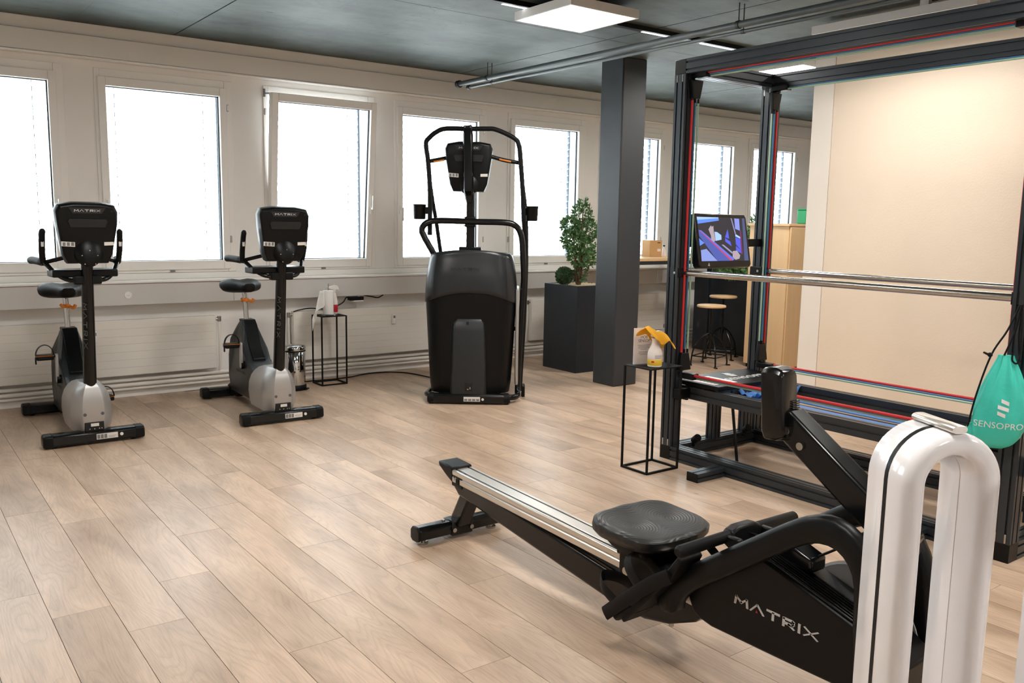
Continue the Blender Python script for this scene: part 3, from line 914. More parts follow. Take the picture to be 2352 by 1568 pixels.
    for s, up in ((-1, 1), (1, -1)):
        rg = []
        x_ = s * 0.118
        poly = []
        for k in range(18):
            a = math.pi * k / 17
            poly.append((0.60 + 0.024 * math.cos(a + math.pi), 0.36 - up * 0.0 - 0.024 * math.sin(a) * up))
        for k in range(18):
            a = math.pi * k / 17
            poly.append((0.60 + 0.017 * math.cos(a), 0.36 + up * 0.17 + 0.017 * math.sin(a) * up))
        MB().prism(poly, 'x', x_ - 0.009, x_ + 0.009).build('crank', 'silver' if s < 0 else 'lgrey', t, bevel=0.003)
        pz = 0.36 + up * 0.17
        p = MB().box(s * 0.195 - 0.055, s * 0.195 + 0.055, 0.60 - 0.045, 0.60 + 0.045, pz - 0.022, pz + 0.016).cyl((s * 0.12, 0.60, pz), (s * 0.16, 0.60, pz), 0.009).build('pedal', 'blk', t, bevel=0.008)
        st = [(s * 0.195 + 0.058 * math.cos(a), 0.585, pz + 0.012 + (0.075 * math.sin(a))) for a in [math.pi * k / 16 for k in range(17)]]
        MB().tube(st, 0.0035, 8, flat=6, up=(0, 1, 0)).build('strap', 'blkm', p)
        MB().box(s * 0.195 - 0.056, s * 0.195 + 0.056, 0.60 - 0.047, 0.60 + 0.047, pz + 0.008, pz + 0.0115).build('reflector_edge', 'orange', p, bevel=0.002)
        MB().box(s * 0.195 - 0.062, s * 0.195 - 0.054, 0.58, 0.60, pz - 0.05, pz + 0.0).build('strap_end', 'blkm', p, bevel=0.002)
    # handlebars
    for s in (-1, 1):
        MB().tube(crom([(s * 0.03, -0.045, 1.118), (s * 0.11, -0.03, 1.12), (s * 0.17, 0.03, 1.155), (s * 0.215, 0.11, 1.215), (s * 0.235, 0.16, 1.235)], 5), 0.015, 12).build('handlebar', 'blkg', t)
        MB().tube(crom([(s * 0.225, 0.13, 1.226), (s * 0.24, 0.22, 1.232), (s * 0.265, 0.34, 1.236), (s * 0.275, 0.40, 1.232)], 5), [0.02] * 3 + [0.026] * 11 + [0.022, 0.012], 12).build('elbow_grip', 'blkm', t)
        MB().tube(crom([(s * 0.228, 0.14, 1.228), (s * 0.09, 0.05, 1.27), (s * 0.05, 0.0, 1.28)], 5), 0.014, 10).build('inner_bar', 'blkg', t)
        hn = MB().tube(crom([(s * 0.232, 0.145, 1.225), (s * 0.238, 0.115, 1.30), (s * 0.238, 0.085, 1.40), (s * 0.234, 0.068, 1.452)], 5), [0.02] * 14 + [0.017, 0.010], 12).build('horn_grip', 'blkm', t)
        MB().box(s * 0.238 - 0.009, s * 0.238 + 0.009, 0.075, 0.082, 1.335, 1.40, mtx=None).build('pulse_contact', 'sticker', hn, bevel=0.003)
    MB().box(-0.085, 0.085, -0.070, 0.0, 1.090, 1.150).build('bar_clamp', 'blk', t, bevel=0.010)
    MB().prism([(-0.20, 0.0), (-0.21, 0.16), (-0.12, 0.20), (0.12, 0.20), (0.21, 0.16), (0.20, 0.0), (0.08, -0.03), (-0.08, -0.03)], 'z', 1.135, 1.185).build('tray', 'blk', t, bevel=0.008)
    m = Matrix.Translation((0, -0.045, 1.232)) @ Matrix.Rotation(rad(8), 4, 'X')
    console(t, m)
    dm = MB()
    rg = []
    for y, rx, rz, zc in ((-0.172, 0.025, 0.03, 1.262), (-0.166, 0.05, 0.055, 1.270), (-0.150, 0.070, 0.076, 1.285), (-0.125, 0.090, 0.094, 1.305), (-0.09, 0.105, 0.105, 1.325)):
        rg.append([(rx * math.cos(2 * math.pi * k / 28), y, zc + rz * math.sin(2 * math.pi * k / 28)) for k in range(28)])
    dm.loft(rg).build('mount_dome', 'blk', t, ang=60)
    sc = MB()
    for a in (20, 90, 160, 230, 310):
        sc.cyl((0.05 * math.cos(rad(a)), -0.171, 1.268 + 0.05 * math.sin(rad(a))), (0.05 * math.cos(rad(a)), -0.14, 1.268 + 0.05 * math.sin(rad(a))), 0.004, seg=8)
    sc.build('mount_screws', 'screw', t)
    return t
bike = make_bike()
tag(bike, 'black upright exercise bike with silver cowl at the far left', 'exercise bike', 'upright exercise bikes in front of the windows')
bike.location = (1.17, 6.35, 0); bike.rotation_euler.z = rad(-0.5)
b2 = copy_tree(bike)
tag(b2, 'black upright exercise bike with silver cowl beside the steel pedal bin', 'exercise bike', 'upright exercise bikes in front of the windows')
b2.location = (2.478, 6.265, 0); b2.rotation_euler.z = rad(-2.0)
# ------------------------------------------------------------------ ascent trainer (elliptical), front towards -y
et = empty('elliptical_trainer', (4.061, 6.042, 0), math.atan2(-0.596, 0.803), 'tall black elliptical trainer with curved shroud and overhead bar', 'elliptical trainer')
def sring(w_, d, yc, z, n=40, e=0.5, xo=-0.012):
    r_ = []
    for k in range(n):
        a = 2 * math.pi * k / n
        c_, s_ = math.cos(a), math.sin(a)
        r_.append((xo + w_ * math.copysign(abs(c_) ** e, c_), yc + d * math.copysign(abs(s_) ** e, s_), z))
    return r_
lev = [(0.075, 0.345, 0.27), (0.15, 0.355, 0.28), (0.45, 0.372, 0.285), (0.70, 0.385, 0.29), (0.82, 0.392, 0.292), (0.90, 0.392, 0.30), (1.00, 0.388, 0.295), (1.10, 0.378, 0.285), (1.20, 0.360, 0.265), (1.26, 0.345, 0.25)]
low = MB().loft([sring(a, d, 0.34, z) for z, a, d in lev]).build('lower_shroud', 'blk', et, ang=50)
def wz(z):
    for (z0, a0, d0), (z1, a1, d1) in zip(lev[:-1], lev[1:]):
        if z0 <= z <= z1:
            f = (z - z0) / (z1 - z0)
            return a0 + (a1 - a0) * f, d0 + (d1 - d0) * f
    return lev[-1][1:]
def upf(u_, v_):
    a = rad(-205 + 230 * u_)
    c_, s_ = math.cos(a), math.sin(a)
    xx = math.copysign(abs(c_) ** 0.5, c_)
    zb = 0.945 - 0.10 * abs(xx) ** 2.2 if s_ < 0 else 0.845
    zt = 1.305 - 0.045 * abs(xx) ** 2.5 - (0.0 if s_ < 0 else 0.02)
    z = zb + (zt - zb) * v_
    w0, d0 = wz(min(z, 1.26))
    w0 += 0.005; d0 += 0.005
    return (-0.012 + w0 * xx, 0.34 + d0 * math.copysign(abs(s_) ** 0.5, s_), z)
up = MB().grid(upf, 60, 10).build('upper_shroud', 'grey_up', et, ang=60, solid=0.006)
MB().loft([sring(0.345, 0.25, 0.34, 1.25), sring(0.335, 0.24, 0.34, 1.272)]).build('shroud_lid', 'blk', et, ang=60)
hs = 0.024
strokes('MATRIX', (-0.012 - stroke_len('MATRIX') * hs / 2 - 0.04, 0.037, 1.135), (1, 0, 0), (0, 0, 1), hs, depth=0.002).build('lettering', 'ldark', up, smooth=False)
# vertical flank seams
for s in (-1, 1):
    MB().tube([(-0.012 + s * 0.318, 0.055, 0.90), (-0.012 + s * 0.308, 0.062, 1.10), (-0.012 + s * 0.292, 0.080, 1.255)], 0.002, 6).build('flank_seam', 'slot', et)
# centre service tower
rg = []
for z, hw, y0 in ((0.05, 0.155, -0.015), (0.10, 0.155, -0.02), (0.40, 0.148, 0.0), (0.62, 0.142, 0.02), (0.69, 0.135, 0.03), (0.725, 0.11, 0.05)):
    rg.append([(-0.02 + p[0] * hw, y0 + p[1], z) for p in ((-1, 0.03), (-0.9, 0.004), (-0.8, 0), (0.8, 0), (0.9, 0.004), (1, 0.03), (1, 0.12), (-1, 0.12))])
tw = MB().loft(rg).build('service_cover', 'grey_sh', et, bevel=0.006)
MB().box(-0.045, 0.015, -0.024, -0.01, 0.115, 0.185).build('power_inlet', 'slot', tw, bevel=0.003)
MB().box(-0.028, -0.015, -0.027, -0.02, 0.125, 0.135).box(-0.006, 0.002, -0.027, -0.02, 0.13, 0.15).build('inlet_pins', 'screw', tw)
MB().cyl((-0.03, 0.02, 0.69), (-0.03, 0.045, 0.69), 0.012).build('key_hole', 'slot', tw)
# front foot bar
f = MB().prism([(-0.04, 0.018), (-0.03, 0.008), (0.045, 0.008), (0.05, 0.02), (0.05, 0.075), (0.03, 0.088), (-0.025, 0.088), (-0.04, 0.07)], 'x', -0.335, 0.315).build('front_foot', 'blkg', et, bevel=0.005)
for s in (-1, 1):
    MB().tube([(-0.012 + s * 0.30, 0.003, 0.048), (-0.012 + s * 0.335, 0.003, 0.048), (-0.012 + s * 0.352, 0.003, 0.048)], [0.05, 0.05, 0.035], 16).build('roller_cap', 'blkm', f)
MB().box(-0.055, 0.085, -0.0415, -0.036, 0.028, 0.068).build('rating_sticker', 'sticker', f, smooth=False)
q = MB()
for i in range(4):
    q.box(-0.05 + i * 0.034, -0.024 + i * 0.034, -0.0425, -0.04, 0.033, 0.05)
q.build('sticker_print', 'stickg', f, smooth=False)
MB().cyl((0.107, -0.0415, 0.047), (0.107, -0.03, 0.047), 0.011).build('round_sticker', 'sticker', f)
# base tube running round the shroud, then up as the right-hand rail
MB().tube(crom([(-0.37, 0.42, 0.045), (-0.385, 0.2, 0.05), (-0.375, 0.10, 0.06), (-0.32, 0.05, 0.06), (-0.2, 0.04, 0.05)], 5), 0.022, 12).build('base_tube', 'blkg', et)
MB().tube(crom([(0.2, 0.04, 0.05), (0.36, 0.06, 0.05), (0.40, 0.12, 0.055), (0.405, 0.18, 0.085), (0.408, 0.20, 0.2), (0.42, 0.205, 0.53), (0.437, 0.21, 0.95), (0.441, 0.21, 1.10), (0.428, 0.21, 1.30), (0.412, 0.21, 1.434), (0.366, 0.21, 1.51), (0.273, 0.21, 1.538), (0.02, 0.21, 1.541), (-0.27, 0.21, 1.546), (-0.385, 0.21, 1.53), (-0.436, 0.21, 1.48), (-0.424, 0.21, 1.42), (-0.335, 0.22, 1.26), (-0.32, 0.26, 1.2)], 6), 0.026, 14).build('hand_rail', 'blkg', et)
MB().tube(crom([(0.425, 0.32, 0.06), (0.44, 0.31, 0.5), (0.455, 0.31, 1.0), (0.452, 0.30, 1.35), (0.432, 0.26, 1.58), (0.42, 0.25, 1.80), (0.397, 0.25, 2.058), (0.380, 0.25, 2.19), (0.335, 0.25, 2.25), (0.187, 0.25, 2.315), (0.10, 0.25, 2.322), (-0.053, 0.25, 2.318), (-0.23, 0.25, 2.318), (-0.311, 0.25, 2.295), (-0.395, 0.25, 2.225), (-0.408, 0.25, 2.17), (-0.391, 0.25, 2.045), (-0.374, 0.25, 1.79), (-0.374, 0.25, 1.42)], 6), 0.020, 14).build('overhead_bar', 'blkm', et)
MB().tube(crom([(-0.385, 0.27, 2.02), (-0.392, 0.38, 1.93), (-0.37, 0.45, 1.72), (-0.34, 0.48, 1.54), (-0.297, 0.5, 1.24)], 6), 0.017, 12).build('moving_arm', 'blkm', et)
MB().tube(crom([(0.405, 0.27, 1.95), (0.45, 0.36, 1.62), (0.465, 0.42, 1.2), (0.455, 0.44, 0.7), (0.44, 0.44, 0.30)], 6), 0.017, 12).build('moving_arm', 'blkm', et)
for s, x0, x1, zz in ((-1, -0.378, -0.20, 2.06), (1, 0.12, 0.395, 2.06)):
    gb = MB().tube(crom([(x0, 0.28, 2.048 if s < 0 else 2.10), ((x0 + x1) / 2, 0.29, 2.066), (x1, 0.30, 2.085 if s < 0 else 2.045)], 4), 0.017, 12).build('pulse_bar', 'blk', et)
    a, b_ = (-0.345, -0.255) if s < 0 else (0.215, 0.315)
    za, zb_ = (2.046, 2.062) if s < 0 else (2.078, 2.058)
    MB().prism([(a, za - 0.012), (b_, zb_ - 0.012), (b_, zb_ + 0.002), (a, za + 0.002)], 'y', 0.262, 0.28).build('pulse_contact', 'orange2', gb, bevel=0.002)
# mast: lower tube, then a flat spine in front of the console
MB().box(-0.060, 0.010, 0.24, 0.31, 1.25, 1.80).build('mast', 'blkg', et, bevel=0.012)
MB().loft([[(p[0] * 1.0 + xc, 0.20 + p[1] + yo, z) for p in ((-hw, 0.02), (-hw * 0.7, 0), (hw * 0.7, 0), (hw, 0.02), (hw, 0.07), (-hw, 0.07))]
           for z, hw, xc, yo in ((1.70, 0.026, -0.036, 0.03), (1.76, 0.036, -0.040, 0.02), (1.80, 0.042, -0.043, -0.02), (2.15, 0.044, -0.05, -0.02), (2.26, 0.042, -0.052, 0.0), (2.34, 0.036, -0.053, 0.02))]).build('spine', 'blkg', et, bevel=0.004)
cl = MB().box(-0.09, -0.015, 0.215, 0.285, 2.28, 2.345).build('bar_clamp', 'blk', et, bevel=0.008)
sc = MB()
for xx in (-0.078, -0.03):
    sc.cyl((xx, 0.21, 2.33), (xx, 0.25, 2.33), 0.006, seg=8)
sc.cyl((-0.053, 0.21, 2.285), (-0.053, 0.25, 2.285), 0.008, seg=10)
sc.build('clamp_bolts', 'screw', et)
cb = MB()
for xx in (-0.075, 0.025):
    for zz in (1.508, 1.575):
        cb.cyl((xx, 0.185, zz), (xx, 0.24, zz), 0.006, seg=8)
MB().box(-0.07, 0.02, 0.20, 0.26, 1.495, 1.585).build('rail_clamp', 'blk', et, bevel=0.008)
cb.build('clamp_bolts', 'screw', et)
MB().box(-0.12, 0.07, 0.21, 0.34, 1.26, 1.325).build('mast_foot', 'blk', et, bevel=0.008)
m = Matrix.Translation((-0.045, 0.34, 1.795)) @ Matrix.Rotation(rad(6), 4, 'X') @ Matrix.Scale(1.06, 4)
console(et, m, wide=0.385)
rg = []
for y, rx, rz, zc in ((0.235, 0.03, 0.05, 1.83), (0.245, 0.07, 0.08, 1.845), (0.27, 0.09, 0.10, 1.865), (0.29, 0.10, 0.115, 1.88)):
    rg.append([(-0.04 + rx * math.cos(2 * math.pi * k / 24), y, zc + rz * math.sin(2 * math.pi * k / 24)) for k in range(24)])
MB().loft(rg).build('mount_dome', 'blk', et, ang=60)
for s, xc in ((-1, -0.468), (1, 0.50)):
    cu = MB().lathe([(0.0, 1.555), (0.046, 1.555), (0.052, 1.565), (0.056, 1.675), (0.060, 1.68), (0.056, 1.682), (0.050, 1.675), (0.046, 1.57), (0, 1.57)], c=(xc, 0.30, 0), seg=24).build('cup_holder', 'blk', et, ang=50)
    MB().box(min(xc + (0.05 if s < 0 else -0.05), xc + (0.095 if s < 0 else -0.08)), max(xc + (0.05 if s < 0 else -0.05), xc + (0.095 if s < 0 else -0.08)), 0.25, 0.32, 1.60, 1.66).build('cup_bracket', 'blk', cu, bevel=0.004)
# rear: treadle frame and pedals mostly hidden behind the shroud
MB().prism([(0.55, 0.05), (1.35, 0.05), (1.40, 0.10), (1.35, 0.16), (0.55, 0.35)], 'x', -0.26, 0.26).build('rear_frame', 'blk', et, bevel=0.02)
MB().box(-0.36, 0.34, 1.30, 1.39, 0.0, 0.09).build('rear_foot', 'blkg', et, bevel=0.02)
for s in (-1, 1):
    MB().box(s * 0.17 - 0.08, s * 0.17 + 0.08, 0.70, 1.10, 0.36, 0.40).build('foot_pedal', 'blkm', et, bevel=0.012)
    MB().tube([(s * 0.17, 1.05, 0.37), (s * 0.30, 0.6, 0.50), (s * 0.36, 0.45, 0.60)], 0.022, 10).build('pedal_link', 'blkg', et)
MB().box(0.375, 0.405, 0.14, 0.50, 0.14, 0.98).build('side_panel', 'silver', et, bevel=0.012)
MB().box(0.44, 0.47, 0.32, 0.46, 0.0, 0.10).build('stabiliser', 'blk', et, bevel=0.008)
# ------------------------------------------------------------------ rowing machine (root under the seat, rail along y)
RX = 2.27
ro = empty('rowing_machine', (RX, 0, 0), 0, 'black rowing machine with aluminium rail and moulded seat in the foreground', 'rowing machine')
# rear foot
f = MB().prism([(3.44, 0.028), (3.46, 0.02), (3.50, 0.02), (3.515, 0.03), (3.515, 0.07), (3.50, 0.088), (3.46, 0.088), (3.44, 0.07)], 'x', -0.235, 0.235).build('rear_foot', 'blkg', ro, bevel=0.004)
for s in (-1, 1):
    MB().prism([(3.438, 0.026), (3.46, 0.018), (3.50, 0.018), (3.517, 0.03), (3.517, 0.071), (3.50, 0.09), (3.46, 0.09), (3.438, 0.071)], 'x', s * 0.235, s * 0.247).build('end_cap', 'blk', f, bevel=0.003)
    MB().cyl((s * 0.20, 3.478, 0.0), (s * 0.20, 3.478, 0.010), 0.026, seg=20).cyl((s * 0.20, 3.478, 0.008), (s * 0.20, 3.478, 0.024), 0.012, seg=14).build('leveller', 'screw', f)
MB().prism([(3.46, 0.055), (3.50, 0.085), (3.40, 0.25), (3.32, 0.24), (3.42, 0.06)], 'x', -0.038, 0.038).build('rear_strut', 'blkg', ro, bevel=0.012)
MB().box(-0.06, 0.06, 3.432, 3.52, 0.018, 0.092).build('strut_clamp', 'blkg', ro, bevel=0.006)
for xx in (-0.05, 0.05):
    MB().cyl((xx, 3.424, 0.05), (xx, 3.434, 0.05), 0.011, seg=12).build('clamp_bolt', 'screw', ro)
MB().cyl((-0.085, 3.478, 0.088), (-0.085, 3.478, 0.097), 0.009, seg=12).build('clamp_bolt', 'screw', ro)
# lower beam
bp = [(3.47, 0.345), (3.455, 0.275), (3.40, 0.232), (2.90, 0.170), (2.27, 0.095), (2.14, 0.098), (2.02, 0.125), (1.90, 0.18), (1.82, 0.26), (1.92, 0.30), (2.06, 0.23), (2.23, 0.207), (2.60, 0.245), (3.26, 0.308), (3.36, 0.345)]
MB().prism(bp, 'x', -0.05, 0.05).build('lower_beam', 'blkg', ro, bevel=0.012, bseg=3)
MB().prism([(2.3, 0.213), (3.2, 0.303), (3.2, 0.306), (2.3, 0.217)], 'x', -0.022, 0.022).build('beam_rib', 'blk', ro)
# aluminium rail, slightly falling towards the drum
def rz(y):
    return 0.352 + (y - 3.45) * 0.033
sec = [(-0.056, -0.058), (-0.050, -0.062), (0.050, -0.062), (0.056, -0.058), (0.056, -0.035), (0.050, -0.030), (0.056, -0.022), (0.056, -0.004), (0.052, 0.0), (0.040, 0.0), (0.040, -0.006), (0.029, -0.006), (0.029, 0.0), (-0.029, 0.0), (-0.029, -0.006), (-0.040, -0.006), (-0.040, 0.0), (-0.052, 0.0), (-0.056, -0.004), (-0.056, -0.022), (-0.050, -0.030), (-0.056, -0.035)]
rail = MB().loft([[(p[0], y, rz(y) + p[1]) for p in sec] for y in (3.45, 1.80)]).build('slide_rail', 'alu', ro, bevel=0.0015, bseg=1)
for s in (-1, 1):
    MB().loft([[(s * 0.0345 + p[0], y, rz(y) - 0.006 + p[1]) for p in ((-0.005, 0), (0.005, 0), (0.005, 0.0015), (-0.005, 0.0015))] for y in (3.45, 1.80)]).build('track_groove', 'slot', rail, smooth=False)
MB().loft([[(-0.058, y0, z0), (0.058, y0, z0), (0.058, y1, z1), (-0.058, y1, z1)] for y0, z0, y1, z1 in ((3.44, 0.285, 3.44, 0.362), (3.50, 0.31, 3.49, 0.366), (3.565, 0.345, 3.575, 0.368))]).build('rail_end_cap', 'blk', ro, bevel=0.008)
MB().box(-0.054, 0.054, 3.36, 3.455, 0.27, 0.335).build('rail_bracket', 'blk', ro, bevel=0.006)
MB().cyl((-0.060, 3.43, 0.31), (-0.052, 3.43, 0.31), 0.009, seg=12).build('bracket_bolt', 'screw', ro)
MB().box(-0.0605, -0.05, 3.38, 3.41, 0.288, 0.318).build('bumper', 'blkm', ro, bevel=0.004)
# seat
SY = 2.17
sx, sy = 0.200, 0.165
def seat_pt(r_, a):
    c_, s_ = math.cos(a), math.sin(a)
    e = 0.52
    x_ = sx * r_ * math.copysign(abs(c_) ** e, c_)
    y_ = sy * r_ * math.copysign(abs(s_) ** e, s_)
    return x_, y_
def seat_z(x_, y_):
    u_, v_ = x_ / sx, y_ / sy
    z = 0.458 + 0.014 * (abs(u_) ** 2.5) - 0.009 * math.exp(-((abs(u_) - 0.45) ** 2 + (v_ + 0.1) ** 2) / 0.08)
    z += 0.022 * max(0, v_) ** 2 - 0.010 * max(0, -v_) ** 2
    z += 0.005 * math.exp(-(u_ / 0.13) ** 2) * max(0, v_)
    return z
rg = []
N = 48
for r_ in (0.02, 0.2, 0.4, 0.55, 0.7, 0.8, 0.88, 0.94, 0.98):
    ring = []
    for k in range(N):
        x_, y_ = seat_pt(r_, 2 * math.pi * k / N)
        z = seat_z(x_, y_) - (0.0 if r_ < 0.9 else 0.012 * ((r_ - 0.88) / 0.1) ** 2)
        ring.append((x_, SY + y_, z))
    rg.append(ring)
for r_, dz in ((1.0, -0.028), (0.99, -0.048), (0.90, -0.068), (0.6, -0.075)):
    ring = []
    for k in range(N):
        x_, y_ = seat_pt(r_, 2 * math.pi * k / N)
        ring.append((x_, SY + y_, 0.468 + dz + 0.012 * abs(x_ / sx) ** 2))
    rg.append(ring)
def seat_mat():
    m = mat('seat_foam_ridged', lin(30, 29, 28), 0.42, var=0.05)
    nt = m.node_tree; n, l = nt.nodes, nt.links
    b = n['Principled BSDF']
    g = n.new('ShaderNodeNewGeometry')
    def ringfield(cx):
        vs_ = n.new('ShaderNodeVectorMath'); vs_.operation = 'SUBTRACT'; vs_.inputs[1].default_value = (cx, SY, 0.45)
        l.new(g.outputs['Position'], vs_.inputs[0])
        sc_ = n.new('ShaderNodeVectorMath'); sc_.operation = 'MULTIPLY'; sc_.inputs[1].default_value = (1, 0.85, 0)
        l.new(vs_.outputs[0], sc_.inputs[0])
        ln = n.new('ShaderNodeVectorMath'); ln.operation = 'LENGTH'
        l.new(sc_.outputs[0], ln.inputs[0])
        return ln
    a, b_ = ringfield(RX - 0.09), ringfield(RX + 0.09)
    mn = n.new('ShaderNodeMath'); mn.operation = 'SMOOTH_MIN'; mn.inputs[2].default_value = 0.05
    l.new(a.outputs['Value'], mn.inputs[0]); l.new(b_.outputs['Value'], mn.inputs[1])
    ml = n.new('ShaderNodeMath'); ml.operation = 'MULTIPLY'; ml.inputs[1].default_value = 640
    l.new(mn.outputs[0], ml.inputs[0])
    si = n.new('ShaderNodeMath'); si.operation = 'SINE'
    l.new(ml.outputs[0], si.inputs[0])
    bp_ = n.new('ShaderNodeBump'); bp_.inputs['Strength'].default_value = 0.14; bp_.inputs['Distance'].default_value = 0.003
    l.new(si.outputs[0], bp_.inputs['Height']); l.new(bp_.outputs[0], b.inputs['Normal'])
    return m
MB().loft(rg).build('seat', seat_mat(), ro, ang=70)
MB().loft([[(p[0] * k, SY + p[1] * k, z) for p in ((-0.15, -0.12), (0.15, -0.12), (0.15, 0.11), (-0.15, 0.11))] for z, k in ((0.402, 1.0), (0.37, 0.85), (0.335, 0.6))]).build('seat_shell', 'blkm', ro, bevel=0.02)
MB().box(-0.075, 0.075, SY - 0.17, SY + 0.10, 0.318, 0.350).build('carriage', 'blk', ro, bevel=0.006)
for s in (-1, 1):
    MB().box(s * 0.072 - 0.008, s * 0.072 + 0.008, SY - 0.19, SY + 0.08, 0.245, 0.345).build('carriage_plate', 'blk', ro, bevel=0.006)
    for yy in (-0.13, 0.04):
        MB().cyl((s * 0.062, SY + yy, 0.268), (s * 0.084, SY + yy, 0.268), 0.016, seg=16).build('roller', 'screw', ro)
# arched side frames (left and right), closed outline of outer and inner edge
outer = [(1.93, 0.232), (1.972, 0.226), (2.00, 0.262), (1.99, 0.295), (1.965, 0.325), (1.899, 0.394), (1.739, 0.510), (1.593, 0.612), (1.47, 0.696), (1.397, 0.732), (1.335, 0.738), (1.275, 0.718), (1.225, 0.67), (1.185, 0.60), (1.165, 0.50), (1.155, 0.36), (1.15, 0.20)]
inner = [(1.24, 0.20), (1.25, 0.36), (1.258, 0.46), (1.260, 0.54), (1.265, 0.585), (1.288, 0.626), (1.330, 0.652), (1.391, 0.648), (1.455, 0.614), (1.541, 0.554), (1.682, 0.451), (1.838, 0.338), (1.885, 0.285), (1.895, 0.25)]
def arch_mesh(x0, x1):
    # one quad strip, outer and inner edges resampled to the same count
    def res(pl, n):
        P = crom([(p[0], p[1], 0) for p in pl], 8)
        d = [0]
        for a, b in zip(P[:-1], P[1:]): d.append(d[-1] + (b - a).length)
        out = []
        for k in range(n):
            t = d[-1] * k / (n - 1)
            i = max(j for j in range(len(d)) if d[j] <= t + 1e-9)
            i = min(i, len(P) - 2)
            f = (t - d[i]) / max(1e-9, d[i + 1] - d[i])
            out.append(P[i].lerp(P[i + 1], min(1, f)))
        return out
    n = 44
    O, I = res(outer, n), res(inner[::-1], n)
    rings = []
    for o_, i_ in zip(O, I):
        c_ = (o_ + i_) / 2; h_ = (o_ - i_) / 2
        xm, xh = (x0 + x1) / 2, (x1 - x0) / 2
        ring = []
        for k in range(16):
            a = 2 * math.pi * k / 16
            ca, sa = math.cos(a), math.sin(a)
            ca = math.copysign(abs(ca) ** 0.6, ca); sa = math.copysign(abs(sa) ** 0.6, sa)
            q_ = c_ + h_ * sa
            ring.append((xm + xh * ca, q_.x, q_.y))
        rings.append(ring)
    return MB().loft(rings)
arch_mesh(-0.155, -0.095).build('side_arch', 'blk', ro, ang=60)
arch_mesh(0.095, 0.155).build('side_arch', 'blk', ro, ang=60)
# drum housing with ribbed lid
hp = [(1.90, 0.30), (1.87, 0.245), (1.845, 0.232), (1.79, 0.222), (1.508, 0.224), (1.20, 0.23), (1.14, 0.26), (1.13, 0.36), (1.20, 0.405), (1.31, 0.437), (1.60, 0.522), (1.70, 0.50), (1.84, 0.385)]
hs_ = MB().prism(hp, 'x', -0.093, 0.08).build('drum_housing', 'blk', ro, bevel=0.008)
hl = 0.030
L = stroke_len('MATRIX') * hl
lt = strokes('MATRIX', (-0.0935, 1.695, 0.342), (0, -1, -0.02), (0, -0.02, 1), hl, t=0.28, depth=0.002)
lt.build('lettering', 'letter', hs_, smooth=False)
xa = (STROKES['M'][0] + 0.45 + 0.8) * hl
MB().add([(-0.0955, 1.695 - xa + 0.004, 0.342), (-0.0955, 1.695 - xa - 0.004, 0.342), (-0.0955, 1.695 - xa, 0.351)], [(0, 1, 2)]).build('red_dot', 'rlabel', hs_)
for i in range(7):
    xx = -0.085 + i * 0.013
    MB().prism([(1.20, 0.408), (1.31, 0.440), (1.60, 0.525), (1.60, 0.532), (1.31, 0.447), (1.20, 0.415)], 'x', xx, xx + 0.007).build('lid_rib', 'blkg', hs_, bevel=0.002)
# flywheel behind the housing
MB().lathe([(0.0, -0.012), (0.20, -0.012), (0.208, 0.0), (0.20, 0.012), (0.0, 0.012)], c=(0.105, 1.385, 0.325), ax='x', seg=48).build('flywheel', 'silver', ro)
# cable guide, cable
g = MB().prism([(1.47, 0.50), (1.60, 0.515), (1.61, 0.555), (1.56, 0.575), (1.47, 0.545)], 'x', -0.03, 0.05).build('cable_guide', 'blkg', ro, bevel=0.010)
MB().cyl((0.01, 1.605, 0.545), (0.01, 1.62, 0.548), 0.022, seg=18).build('guide_ring', 'screw', g)
MB().cyl((0.01, 1.61, 0.547), (0.01, 1.735, 0.545), 0.004, seg=8).build('pull_strap', 'blkm', ro)
MB().cyl((0.02, 1.48, 0.545), (0.03, 1.32, 0.66), 0.004, seg=8).build('sensor_cable', 'blkm', ro)
# handle
hy, hz = 1.755, 0.545
hd = MB().tube([(-0.30, hy + 0.01, hz - 0.012), (-0.29, hy + 0.01, hz - 0.01), (-0.06, hy, hz)], [0.014, 0.021, 0.019], 14).build('handle_grip', 'blkm', ro)
MB().tube([(0.06, hy, hz), (0.29, hy + 0.01, hz - 0.01), (0.30, hy + 0.01, hz - 0.012)], [0.019, 0.021, 0.014], 14).build('handle_grip', 'blkm', ro)
MB().loft([[(x_, hy - 0.03, hz - h_), (x_, hy + 0.03, hz - h_ * 0.8), (x_, hy + 0.02, hz + h_), (x_, hy - 0.02, hz + h_)] for x_, h_ in ((-0.075, 0.018), (-0.04, 0.03), (0.04, 0.03), (0.075, 0.018))]).build('handle_yoke', 'blk', ro, bevel=0.008)
for s in (-1, 1):
    MB().prism([(hy - 0.01, hz + 0.01), (hy - 0.06, hz + 0.01), (hy - 0.10, hz - 0.045), (hy - 0.08, hz - 0.06), (hy + 0.01, hz - 0.015)], 'x', s * 0.085 - 0.012, s * 0.085 + 0.012).build('handle_rest', 'blk', ro, bevel=0.006)
